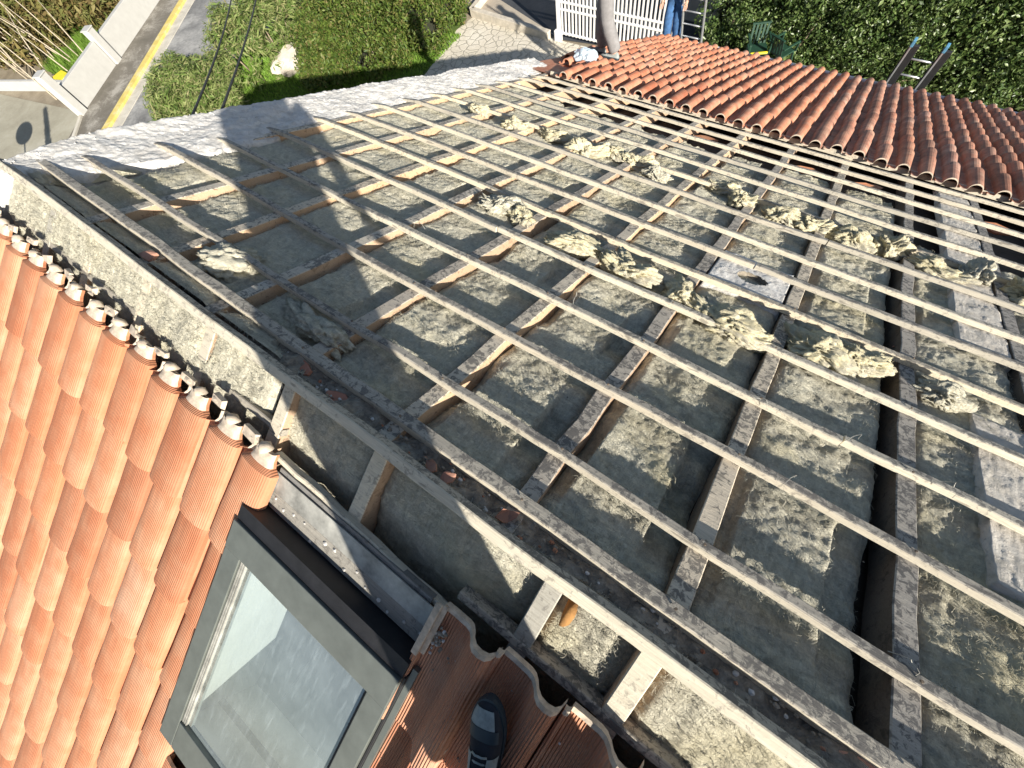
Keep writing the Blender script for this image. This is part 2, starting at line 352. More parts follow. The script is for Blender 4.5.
part(beam(pts, .040, .042, LN, .003, seed=300, mats=(1,0,1)), 'ridge_batten', [M['batten'], M['batten_sunlit']])
nail_proto = None
for i in (0, 1, 2, 3, 4, 5):
    for x in RX[4:10]:
        q = mp(x+random.uniform(-.012,.012), BY[i]+.018*fbm(x*.55, i*9.7, 2)+random.uniform(-.006,.006), .007+(.006 if i == 0 else 0))
        if nail_proto is None:
            mb = MB(); vs = [Matrix((Vector((1,0,0)), MD, MN)).transposed() @ Vector((.0042*math.cos(t_), .0042*math.sin(t_), z_)) for z_ in (-.004, .0) for t_ in np.linspace(0, 2*PI, 9)[:-1]]
            mb.add(vs, [tuple(range(8,16))]+[(k_,(k_+1)%8,8+(k_+1)%8,8+k_) for k_ in range(8)]); nail_proto = mb.build('nail', M['side_shaded'], house); nail_proto.location = q+HL
        else:
            c_ = nail_proto.copy(); C.objects.link(c_); c_.parent = house; c_.location = q+HL
# glass wool ---------------------------------------------------------
def grid_surface(fn, nu, nv):
    vs = [fn(i/(nu-1), j/(nv-1)) for j in range(nv) for i in range(nu)]
    fs = [(j*nu+i, j*nu+i+1, (j+1)*nu+i+1, (j+1)*nu+i) for j in range(nv-1) for i in range(nu-1)]
    return vs, fs
def wrinkle(x, y, s):
    a = fbm(x*2.2+s, y*1.6, s, 3); b = fbm(x*7, y*4.5, s+3, 3)
    r = 1-abs(fbm(x*5+a*1.5, y*9+b, s+7, 2))*2.2
    c = noise.noise(Vector((x*26, y*26, s)))
    k = 1-abs(noise.noise(Vector((x*14+a*3, y*22, s+11))))*2
    wx = x + .03*noise.noise(Vector((x*9, y*9, s+31))); wy = y + .03*noise.noise(Vector((x*9, y*9, s+41)))
    fold = (1-abs(noise.noise(Vector((wx*5.5, wy*8, s+51))))*2.6); fold = max(-.6, fold)
    e1 = 1-abs(noise.noise(Vector((wx*30, wy*26, s+61))))*2.
    d = noise.noise(Vector((x*55, y*48, s+2)))
    return .020*a + .006*b + .006*fold + .003*k + .004*c + .0035*e1 + .0035*d + .003*noise.noise(Vector((x*110, y*100, s)))
def fibres(mb, fn, n, up):
    for _ in range(n):
        u = random.uniform(.03,.97); v = random.random()**1.3*.97
        p = fn(u, v); a = random.uniform(0, 2*PI); l = random.uniform(.010, .045); d = Vector((math.cos(a), math.sin(a)*.8, 0)); d -= up*d.dot(up); d.normalize()
        q = d.cross(up)*random.uniform(.0004, .0009); h = random.uniform(.003, .015); bend = d.cross(up)*random.uniform(-.010,.010)
        a0 = p - d*l*.5 - up*.002; a1 = p + up*h + bend; a2 = p + d*l*.5 + up*h*random.uniform(-.3,1.)
        k = len(mb.v); mb.v += [tuple(x) for x in (a0-q, a0+q, a1+q, a1-q, a2)]; mb.f += [(k,k+1,k+2,k+3),(k+3,k+2,k+4)]; mb.m += [0,0]
edges = [XG+.06] + RX
for i in range(len(edges)-1):
    x0, x1 = edges[i]+(.034 if i else 0), edges[i+1]-.034
    if x1 < x0+.05: continue
    yend = 4.15 + .25*fbm(i*.9, 4, 4) if i < 9 else 3.4; s = i*3.3
    far = x0 > 1.9; nu, nv = (12, 90) if far else (46, 460)
    x1 -= .04 if abs(RX[i]-.862) < .01 else 0
    def fn(u, v):
        x = x0 + (x1-x0)*u; y = .04 + (yend-.04)*v + (.09*fbm(x*9, s, 1) if v > .97 else 0)
        e = min(u, 1-u)*(x1-x0); edge = max(0, 1-e/.05)
        g = max(0, fbm(y*1.4, s+20, 2)-.12)*.5 if u > .75 or u < .12 else 0
        n = -.070 - edge**2*.03 - g*.3 + wrinkle(x, y, s)*1.05
        if x < -1.2: n += .075*max(0, 1-y/.17)
        n = min(n, (-.014 if x < -1.2 else -.036) if y < .16 else -.046)
        if v > .985: n -= .09
        return mp(x, y, n)
    vs, fs = grid_surface(fn, nu, nv); mb = MB(); mb.add(vs, fs)
    if not far: fibres(mb, fn, 8500, MN)
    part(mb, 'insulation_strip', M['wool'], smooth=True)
ledges = [-3.66, -1.24] + LX[5:]
for i in range(len(ledges)-1):
    x0, x1 = ledges[i]+.032, ledges[i+1]-.032; s = 70+i*4.1
    def fn(u, v):
        x = x0 + (x1-x0)*u; y = .0 + .42*v
        e = min(u, 1-u)*(x1-x0); edge = max(0, 1-e/.05); full = i == 0
        n = (-.012 - .030*min(1, max(0, (x+1.6)/.3)) if full else -.046) - (0 if full and u < .5 else edge**2*.02) + wrinkle(x, -y, s)*(1.15 if full else 1.) + (.006*fbm(x*3, y*6, 77) if full else 0) - (.09*max(0, v-.45)/.55)
        if full and min(abs(x-q) for q in LX) < .04 and fbm(round(x*2)*2.3, y*4, 9) > .25: n = min(n, -.02)
        return lp(x, y, min(n, .014 if full else -.008))
    vs, fs = grid_surface(fn, 260 if i == 0 else 50, 48); mb = MB(); mb.add(vs, fs); fibres(mb, fn, 9000 if i == 0 else 1500, LN) if i < 8 else None; part(mb, 'insulation_strip', M['wool'], smooth=True)
# boarding deep under everything; main slope's sheet has attic shade painted into its colour
mb = MB(); mb.add([mp(XG+.2,.02,-.2), mp(XE-.2,.02,-.2), mp(XE-.2,9.3,-.2), mp(XG+.2,9.3,-.2)], [(0,1,2,3)]); part(mb, 'roof_boarding', M['shaded_board'])
mb = MB()
for (xa, xb, ya, yb) in ((XG+.2,-1.16,.02,5.1), (-.22,XE-.2,.02,5.1), (-1.16,-.22,.02,.5), (-1.16,-.22,1.50,5.1)):
    mb.add([lp(xa,ya,-.16), lp(xb,ya,-.16), lp(xb,yb,-.16), lp(xa,yb,-.16)], [(3,2,1,0)])
part(mb, 'roof_boarding', M['board'])
# rubble between the ridge battens
mb = MB()
def fn(u, v):
    x = -1.6+u*5.6; y = .012+v*.10
    return mp(x, y, -.036+.03*fbm(x*6, y*9, 4, 4)+.008*noise.noise(Vector((x*60,y*60,0))))
vs, fs = grid_surface(fn, 420, 9); mb.add(vs, fs); part(mb, 'ridge_rubble', M['dirt'])
def chunk(c, r, seed, sq=(1,1,1)):
    bm = bmesh.new(); bmesh.ops.create_icosphere(bm, subdivisions=1, radius=1)
    vs = [Vector(c) + Vector((v.co.x*sq[0], v.co.y*sq[1], v.co.z*sq[2]))*r*(1+.45*noise.noise(v.co*1.7+Vector((seed,0,0)))) for v in bm.verts]
    fs = [tuple(v.index for v in f.verts) for f in bm.faces]; bm.free(); return vs, fs
mb = MB()
for i in range(620):
    x = random.uniform(-1.6 if i < 430 else -3.4, 2.5); y = random.gauss(.06, .03) if i < 430 else random.uniform(.05, 3.)
    if i < 430 and (y < .02 or y > .1): continue
    r = random.uniform(.003, .008) if i < 430 else random.uniform(.002,.006)
    mb.add(*chunk(mp(x, y, -.026 if i < 430 else -.08), r, i, (1.3,1,.7)), mi=random.choice((0,1,1,1,1,2)))
ob = part(mb, 'rubble_crumbs', [M['mortar'], M['dirt'], M['tile_red']]); ob['kind'] = 'stuff'
mb = MB()
for i in range(150):
    if i < 70: p = lp(-.235+random.gauss(0,.018), .335+random.gauss(0,.02), .062+random.uniform(0,.006)); rr = random.uniform(.002,.006)
    else: p = lp(random.uniform(-.24,.35), random.uniform(.27,.8), .062); rr = random.uniform(.0015,.0035)
    mb.add(*chunk(p, rr, i, (1.3,1,.7)), mi=random.choice((0,0,0,1)))
ob = part(mb, 'mortar_debris', [M['dirt'], M['mortar']]); ob['kind'] = 'stuff'
# verge mortar -------------------------------------------------------
def verge_pt(u, v):
    y = v*5.35; inner = -3.40 - .13*min(1, y/2.5) + .12*fbm(y*1.3, 2, 7) + .05*fbm(y*5, 2, 8) + .12*math.exp(-y*1.2)*0 - .14*math.exp(-((y-.25)/.35)**2)
    outer = -3.99 + .02*fbm(y*3, 9, 1) + (.22*max(0, 1-y/.5))
    x = outer + (inner-outer)*u
    n = .034 - .085*u + .022*fbm(x*3, y*2.2, 1, 3) + .007*fbm(x*14, y*12, 5, 4) + .006*noise.noise(Vector((x*38, y*38, 1))) + .004*noise.noise(Vector((x*80, y*80, 1)))
    return x, y, n
def fn(u, v):
    U = min(max((u-.1)/.8, 0), 1); x, y, n = verge_pt(U, v)
    if u < .1: return mp(x-.004, y, n - (.1-u)/.1*.22)
    if u > .9: return mp(x+(u-.9)*.12, y, n - ((u-.9)/.1)**.7*.1)
    return mp(x, y, n)
vs, fs = grid_surface(fn, 64, 560); mb = MB(); mb.add(vs, fs)
for i in range(260):
    u_, v_ = random.random(), random.random(); mb.add(*chunk(fn(u_, v_), random.uniform(.003,.009), i, (1.3,1,.7)))
part(mb, 'verge_mortar', M['mortar'], smooth=True)
def fn(u, v):
    U = min(max((u-.1)/.8, 0), 1); y = v*1.6
    inner = -3.66 + .05*fbm(y*5, 3, 8) - .14*min(1, y/.3); outer = -3.80 + .02*fbm(y*3, 9, 4) - .17*min(1, y/.5)
    x = outer + (inner-outer)*U; n = .012 + .018*fbm(x*4, y*3, 2, 3) + .01*fbm(x*14, y*12, 6, 4)
    if u < .1: n -= (.1-u)/.1*.22
    if u > .9: n -= (u-.9)/.1*.1
    return lp(x, y, n)
vs, fs = grid_surface(fn, 30, 100); mb = MB(); mb.add(vs, fs); part(mb, 'verge_mortar', M['mortar'], smooth=True)
# mortar slab with hole, mortar strip
def slab(x0, x1, y0, y1, n0, name, hole=None, nu=50, nv=50):
    mb = MB()
    def f(u, v):
        x = x0+(x1-x0)*u; y = y0+(y1-y0)*v; e = min(u, 1-u, v, 1-v)
        n = n0 + .007*fbm(x*6, y*6, 3, 4) + .003*noise.noise(Vector((x*50,y*50,2))) + .002*noise.noise(Vector((x*110,y*110,2)))
        if e < .02: n -= .05
        return mp(x + .012*fbm(y*8, x*3, 5)*(1-abs(2*u-1)) , y + .012*fbm(x*8, y*3, 6), n)
    vs, fs = grid_surface(f, nu, nv)
    if hole:
        hx, hy, ha, hb = hole; k = []
        for q in fs:
            i = q[0] % nu; j = q[0]//nu; x = x0+(x1-x0)*(i+.5)/(nu-1); y = y0+(y1-y0)*(j+.5)/(nv-1)
            if ((x-hx)/ha)**2+((y-hy)/hb)**2 > 1 + .3*noise.noise(Vector((x*20,y*20,0))): k.append(q)
        fs = k
        ring = [mp(hx+ha*1.08*math.cos(t), hy+hb*1.08*math.sin(t), n) for n in (n0-.002, n0-.12) for t in np.linspace(0, 2*PI, 25)[:-1]]
        mb.add(ring, [(i, (i+1)%24, 24+(i+1)%24, 24+i) for i in range(24)], 1)
    mb.add(vs, fs); return part(mb, name, [M['mortar' if hole else 'mortar_old'], M['dirt']], smooth=True)
slab(-.197, .256, 1.72, 2.17, -.030, 'mortar_slab', (.04, 1.95, .085, .055), 60, 60)
M['mortar_old'] = mortar('dusty_mortar', (.40,.37,.31), (.55,.51,.45), (.62,.59,.53), 14)
slab(1.10, 1.352, 2.05, 4.86, -.036, 'mortar_strip', None, 36, 200)
slab(1.12, 1.35, .75, 1.62, -.045, 'mortar_strip', None, 36, 80)
# lower tiled field ---------------------------------------------------
def s_profile(w, pan, h, n=14):
    """pan on the left, roll on the right; returns (x, n) points"""
    pts = [(0, .014), (.006, .012), (.012, .0), (pan*.5, -.002), (pan, .0)]
    rw = w - pan
    for k in range(n+1):
        a = PI*(1-k/n); pts.append((pan + rw/2 + (rw/2+.004)*math.cos(a), .004 + h*math.sin(a)**.62))
    return pts
def tile_geo(prof, length, y0, frame, lift=.016, th=.012, taper=.06, nx=4, seed=0, neck=None, wav=.0015, band=False):
    """one tile: y0 = horizontal start near the ridge (upper end); frame(x, Y, n)"""
    n = len(prof); cx = prof[-1][0]*.5; st = []
    ts = [k/nx for k in range(nx+1)]
    if band: ts = [0, .035, .045] + [.045+.955*k/nx for k in range(1, nx+1)]
    if neck: ts = [0, .07, .12, .16] + [.16+(.84)*k/nx for k in range(1, nx+1)]
    for top in (1, 0):
        for t in ts:
            sc = 1 - taper*(1-t)*.5 + taper*.5*t
            if neck and t < .15: sc *= .56 if t < .1 else .66
            for (x, h) in prof:
                xx = prof[-1][0]*.62 + (x-prof[-1][0]*.62)*sc
                hh = h*sc + (.006 if band and t < .04 and top else 0) + lift*t + (0 if top else -th) + wav*noise.noise(Vector((xx*30, t*4, seed)))
                st.append(frame(xx, y0 + length*t, hh))
    m = len(ts); fs = []; mi = []
    off = m*n
    for i in range(m-1):
        for j in range(n-1):
            fs.append((i*n+j, i*n+j+1, (i+1)*n+j+1, (i+1)*n+j)); mi.append(1 if (neck and ts[i+1] <= .12) or (band and ts[i+1] < .05) else 0)
            fs.append((off+i*n+j, off+(i+1)*n+j, off+(i+1)*n+j+1, off+i*n+j+1)); mi.append(0)
    if neck:
        fs.append(tuple(range(4, n))); mi.append(1)
    for j in range(n-1):
        fs.append((j, off+j, off+j+1, j+1)); mi.append(1)
        a = (m-1)*n; fs.append((a+j, a+j+1, off+a+j+1, off+a+j)); mi.append(0)
    for i in range(m-1):
        fs.append((i*n, (i+1)*n, off+(i+1)*n, off+i*n)); mi.append(0)
        fs.append((i*n+n-1, off+i*n+n-1, off+(i+1)*n+n-1, (i+1)*n+n-1)); mi.append(0)
    return st, fs, mi
low = MB(); low.add([mp(XG-.1,4.95,-.02), mp(XE,4.95,-.02), mp(XE,9.62,-.02), mp(XG-.1,9.62,-.02)], [(0,1,2,3)])
lower = part(low, 'lower_tiled_slope', M['tile_old'])
GA = .345
for ci in range(-8, 40):
    x0 = -2.245 + ci*.2055
    if x0 > 5.0: break
    if x0 < -4.1: continue
    mb = MB(); w = .2055; base = random.uniform(-.03, .03); r0 = 0 if x0 > -3.4 else (2 if x0 > -3.7 else 3)
    for r in range(r0, 14):
        pr = [(0,.006),(.03,-.001),(.06,.0)] + [(.066+.064+.064*math.cos(PI*(1-k/10)), .004+.068*math.sin(PI*k/10)**.85) for k in range(11)] + [(.2055,.0)]
        dx = random.uniform(-.009,.009) + .012*fbm(r*.6, ci, 3); y0 = 4.85 + base + r*GA + random.uniform(-.022,.022); tn = random.uniform(-.004,.006)
        v, f, m = tile_geo(pr, GA+.05, y0, lambda x, y, n: mp(x0+x+dx, y, .010+n+tn), lift=.030, taper=.22, nx=2, seed=ci*20+r, neck=None)
        k = len(mb.v); mb.v += [tuple(q+HL) for q in v]; mb.f += [tuple(k+i for i in q) for q in f]; mb.m += [1 if (q and r == 0) else 0 for q in m]
    o = mb.build('tile_row', [M['tile_old'] if ci < 11 + random.choice((-1,0,1)) else M['tile_aged'], M['clay_lime']], None, smooth=False); o.parent = lower
# timber edge just above first row of lower tiles
pts = [mp(-3.4+t*.15, 4.93+.008*fbm(t*.3,7,7), .02) for t in range(58)]
part(beam(pts, .03, .05, MN, .003, seed=400, mats=(0,0,0)), 'batten', [M['batten_sunlit']])
mb = MB()
for i in range(26):
    x = -4.2+.18+i*.36; mb.tube([mp(x, 9.76, .03), mp(x+.36, 9.76, .03)], .05, 10)
g = part(mb, 'gutter', M['whitem'], smooth=True)
# left tiled field ----------------------------------------------------
CAMP = Vector((0, .0974, 1.2873))
PW = .2135; GL = .343
prof = s_profile(.226, .048, .038)
profR = [(0,.030),(.008,.032),(.016,.026),(.020,.002),(.05,.0),(.105,.003),(.122,.010),(.135,.026),(.146,.048),(.161,.063),(.182,.068),(.203,.061),(.216,.042),(.222,.018),(.226,.004)]
def tile_proto(neck, mats, seed, prof=prof, band=False):
    v, f, m = tile_geo(prof, .40, 0, lambda x, y, n: lp(x, y, n), lift=.020, taper=.05, nx=6, seed=seed, neck=neck, band=band)
    o = mesh('roof_tile', v, f, mats, None, False, m)
    for p in o.data.polygons: p.use_smooth = False
    return o
def copyo(o, parent, loc, rz=0):
    c = o.copy(); C.objects.link(c); c.parent = parent; c.location = loc; c.rotation_euler = (0,0,rz); return c
und = MB(); 
for (xa, xb, ya, yb) in ((-3.84,-1.13,.36,5.1), (-.22,XE-.1,.36,5.1), (-1.13,-.22,1.50,5.1)):
    und.add([lp(xa,ya,.018), lp(xb,ya,.018), lp(xb,yb,.018), lp(xa,yb,.018)], [(3,2,1,0)])
upper = part(und, 'upper_tiled_slope', M['board'])
protoA = [tile_proto(False, [M['tile'], M['clay_lime']], 1), tile_proto(False, [M['tile'], M['clay_lime']], 2)]
protoN = tile_proto(True, [M['tile'], M['clay_lime']], 3)
protoR = tile_proto(False, [M['tile_red'], M['clay_lime']], 4, profR, True)
rest = MB(); used = set(); tiles = []
for r in range(14):
    for ci in range(-13, 28):
        x = -1.143 - .125 + ci*PW - (.03 if ci > 0 else 0)
        if ci >= 1: x = -.275 + (ci-5)*PW + .0
        if 1 <= ci < 5 and r < 4: continue
        if x < -4.05 or x > 5: continue
        if 0 < ci < 5 and .25 + r*GL < 1.40: continue
        if ci == 0 and r > 0 : x -= .0
        y = .235 + r*GL; z = .042 + r*0
        p = lp(x, y, z); jit = random.uniform(-.008, .008)
        y2 = y + jit + (.02*fbm(ci*.5, 3, 3))
        q = lp(x + random.uniform(-.004,.004), y2, z + random.uniform(-.002, .004))
        d = q - CAMP
        if ci < 5: pr = protoN if r == 0 else random.choice(protoA)
        else: pr = protoR
        vis = (-3.95 < x < -1.0 and y < 4.0 and (x + 3.9) > (y-.3)*.55-.4) or (ci >= 5 and x < .75 and r < 3)
        if vis and len(tiles) < 100: tiles.append((pr, q, random.uniform(-.022,.022)))
        else:
            k = len(rest.v); me = pr.data
            rest.v += [tuple(v.co+q+HL) for v in me.vertices]; rest.f += [tuple(k+i for i in pl.vertices) for pl in me.polygons]
            rest.m += [(2 if pr is protoR else 0) if pl.material_index == 0 else 1 for pl in me.polygons]
for pr, q, rz in tiles:
    if pr not in used:
        used.add(pr); pr.parent = upper; pr.location = q+HL; pr.rotation_euler = (0,0,rz)
    else: copyo(pr, upper, q+HL, rz)
o = rest.build('roof_tile', [M['tile'], M['clay_lime'], M['tile_red']], upper); o['kind'] = 'stuff'
mb = MB(); mb.bar(lp(-.268,.235,.078), lp(-.268,.40,.085), .022, .016, LN); mb.bar(lp(-.250,.236,.066), lp(-.250,.395,.072), .018, .010, LN); part(mb, 'lime_rib', M['clay_lime'], bevel=.003)
# grey clay lugs and mortar lumps along the top course
for ci in range(-13, 1):
    x = -1.143 - .125 + ci*PW; mb = MB(); j = random.uniform(-.01,.01)
    k0 = len(mb.v); mb.bar(lp(x-.012, .228+j, .038+random.uniform(0,.008)), lp(x+.07+random.uniform(0,.02), .215+j+random.uniform(-.012,.012), .046+random.uniform(0,.014)), random.uniform(.024,.038), .016, LN)
    mb.v[k0:] = [tuple(Vector(q)+Vector((noise.noise(Vector(q)*90+Vector((i*3.,0,0))),noise.noise(Vector(q)*90+Vector((0,i*2.,5))),0))*.012) for i, q in enumerate(mb.v[k0:])]
    mb.add(*chunk(lp(x+.05+random.uniform(-.03,.03), .222+j, .056), .013, ci*3., (2.,.9,.5)))
    part(mb, 'clay_lug', M['clay_lime'])
    mb = MB(); mb.add(*chunk(lp(x+.137+random.uniform(-.006,.006), .236+random.uniform(-.01,.01), .052+random.uniform(0,.008)), random.uniform(.030,.036), ci*1.7+50, (1.05,.75,.85)))
    part(mb, 'mortar_plug', M['clay_lime'], smooth=True)
# first tile batten on that slope
for yb in (.20,):
    pts = [lp(-3.7+t*.15, yb, .012 if yb < .22 else .028) for t in range(18)]
    part(beam([p-LN*.02 for p in pts], .03, .03, LN, .003, seed=420+yb, mats=(0,0,0)), 'batten', [M['board']])
pts = [lp(-1.12+t*.045, .262+.0015*t, .02+.002*math.sin(t)) for t in range(22)]
part(beam(pts, .022, .03, LN, .004, seed=431, mats=(0,0,0)), 'batten', [M['batten_sunlit']])
pts = [lp(-.25+t*.1, .235, -.004) for t in range(30)]
part(beam(pts, .03, .05, LN, .004, seed=433, mats=(0,0,0)), 'batten', [M['batten']])
# cut stub, orange foam, short wood blocks
mb = MB(); mb.add(*chunk(lp(.052, .085, -.035), .045, 3., (.5,1.1,.3))); part(mb, 'expanding_foam', M['rust'], smooth=True)
# ---------------------------------------------------------------- skylight
sky = empty('skylight', lp(-.65, .95, .05), label='grey metal framed roof window set into the orange tiles', cat='skylight')
sl = sky.location.copy()
def spart(mb, name, mat, parent=None, **k):
    par = parent or sky; off = sl if par is sky else sl
    mb.v = [tuple(Vector(v)-off) for v in mb.v]; return mb.build(name, mat, par, **k)
X0, X1, Y0, Y1 = -1.10, -.262, .482, 1.48; T = .10
def slab_l(mb, xa, xb, ya, yb, na, nb, mi=0):
    vs = [lp(x, y, n) for n in (na, nb) for x, y in ((xa,ya),(xb,ya),(xb,yb),(xa,yb))]
    mb.add(vs, [(0,1,2,3),(7,6,5,4),(0,4,5,1),(1,5,6,2),(2,6,7,3),(3,7,4,0)], mi)
mb = MB(); sh = -.035   # kerb: black upstand boxes
slab_l(mb, X0, X1, Y0-.055, Y0-.004, -.02, .100)
slab_l(mb, X0-.012, X0+.05, Y0-.003, Y1, -.1, .078)
slab_l(mb, X1-.05, X1+.012, Y0-.003, Y1, -.1, .078)
slab_l(mb, X0+.052, X1-.052, Y1-.06, Y1, -.1, .078)
spart(mb, 'upstand', M['black'])
mb = MB()
slab_l(mb, X0, X1, Y0, Y0+.108, .08, T+.012)
slab_l(mb, X0, X0+.088, Y0+.110, Y1, .08, T+.008)
slab_l(mb, X1-.080, X1, Y0+.110, Y1, .08, T+.008)
slab_l(mb, X0+.09, X1-.082, Y1-.13, Y1, .08, T+.008)
fr = spart(mb, 'frame', M['grey_metal'], bevel=.003)
mb = MB()   # inner sash seals: pale ribs beside the pane
for dx in (.094, .104, .115):
    slab_l(mb, X0+dx, X0+dx+.006, Y0+.112, Y1-.135, .086, T+.002)
slab_l(mb, X0+.124, X0+.138, Y0+.112, Y1-.135, .08, T-.008)
spart(mb, 'seal', M['zinc'])
mb = MB(); slab_l(mb, X1-.090, X1-.082, Y0+.112, Y1-.13, .07, T-.002); slab_l(mb, X1+.003, X1+.010, Y0, Y1, .03, T-.01)
slab_l(mb, X0+.09, X1-.092, Y0+.109, Y0+.114, .07, T)
spart(mb, 'gasket', M['rubber'])
mb = MB(); slab_l(mb, X1+.012, X1+.032, Y0-.03, Y1, .03, .075); spart(mb, 'side_flashing', M['grey_metal'])
mb = MB(); vs = [lp(x,y,.092)-sl for x, y in ((X0+.09,Y0+.112),(X1-.085,Y0+.112),(X1-.085,Y1-.13),(X0+.09,Y1-.13))]; pn = mesh('pane', vs, [(3,2,1,0)], M['glass'], sky)
if pn.data.polygons[0].normal.z < 0: pn.data.flip_normals()
mb = MB()   # reveal lining, open box down into the room
def quad(a, b, c, d): mb.add([a,b,c,d], [(0,1,2,3)])
a0, a1, b0, b1 = X0+.085, X1-.078, Y0+.104, Y1-.125
T1 = [lp(a0,b0,.075), lp(a1,b0,.075), lp(a1,b1,.075), lp(a0,b1,.075)]
B1 = [Vector((p.x + (-.02 if i in (0,3) else .02), p.y, p.z-.42)) for i, p in enumerate(T1)]
for i in range(4): quad(T1[i], T1[(i+1)%4], B1[(i+1)%4], B1[i])
spart(mb, 'reveal', M['plaster'])
mb = MB(); mb.box((-.85,-1.3,-2.2), (2.6,2.4,.05)); part(mb, 'mezzanine_floor', M['tilefloor'])
mb = MB()
for i in range(5): mb.box((-1.9+i*.6,-1.3,-2.173), (.012,2.38,.003))
for j in range(4): mb.box((-.85,-2.2+j*.6,-2.1725), (2.58,.012,.003))
part(mb, 'floor_joint', M['concrete'])
mb = MB(); slab_l(mb, -1.10, -.285, .292, .360, .03, .034); slab_l(mb, -1.115, -.285, .364, .422, .022, .03, 2)
for i in range(14):
    mb.add(*chunk(lp(-1.08+i*.055+random.uniform(-.01,.01), .385+random.uniform(-.015,.03), .032), random.uniform(.003,.008), i, (1.3,1,.6)), mi=1)
spart(mb, 'flashing', [M['zinc'], M['mortar'], M['board']], bevel=0)
mb = MB(); slab_l(mb, -1.06, -.31, .276, .312, .0, .026); spart(mb, 'backing_board', M['board'])
# silver tape lump at the corner
mb = MB()
for i in range(6): mb.add(*chunk(lp(X0-.02, Y0-.02+i*.03, .08), .018, i*2., (.8,1.2,.6)))
spart(mb, 'sealing_tape', M['alu'])
mb = MB()
for i in range(16):
    a = i/16*PI*.9; mb.tube([lp(X0-.0, Y1-.02, .06), lp(X0-.06*math.cos(a)-.02, Y1+.05*math.sin(a)+.0, .055+.01*math.sin(i*9))], .002, 4)
spart(mb, 'brush_strip', M['alu'])
# reveal room: pale patch light comes from the sky only
# ---------------------------------------------------------------- wool scraps
def scrap(x, y, w, l, h, rot, seed, mat, label, thick=0, name='insulation_scrap'):
    bm = bmesh.new(); bmesh.ops.create_icosphere(bm, subdivisions=5, radius=1)
    R = Matrix.Rotation(rot, 3, 'Z'); A = Matrix(((1,0,0),(0,c1,s1),(0,-s1,c1)))
    A = Matrix((Vector((1,0,0)), MD, MN)).transposed()
    vs = []
    for v in bm.verts:
        p = v.co.copy(); q = p*2.1 + Vector((seed, seed*.3, 0))
        f = 1 + .55*noise.noise(q) + .30*(1-abs(noise.noise(q*2.3))*2.4) + .07*(1-abs(noise.noise(q*4.5))*2)+.05*noise.noise(q*9)+.03*noise.noise(q*22)
        d = Vector((p.x*w, p.y*l, p.z*h))*f
        d.z += .25*h*math.sin(d.x/w*3+seed)
        vs.append(A @ (R @ d))
    fs = [tuple(v.index for v in f.verts) for f in bm.faces]; bm.free()
    
    k0 = len(vs)
    for _ in range(260):
        q = vs[random.randrange(k0)]; a = random.uniform(0, 2*PI); l = random.uniform(.006,.022); dd = Vector((math.cos(a), math.sin(a), random.uniform(-.3,.9))).normalized(); sd = dd.cross(Vector((0,0,1))).normalized()*.0007
        k = len(vs); o_ = q*1.0; mid = q + dd*l*.5 + Vector((0,0,.003)); vs += [o_-sd, o_+sd, mid+sd, mid-sd, q+dd*l]; fs += [(k,k+1,k+2,k+3),(k+3,k+2,k+4)]
    o = mesh(name, vs, fs, mat, None, True); o.location = mp(x, y, -.028 if y > .5 else -.05)
    return tag(o, label, 'insulation', 'crumpled insulation scraps on the stripped roof')
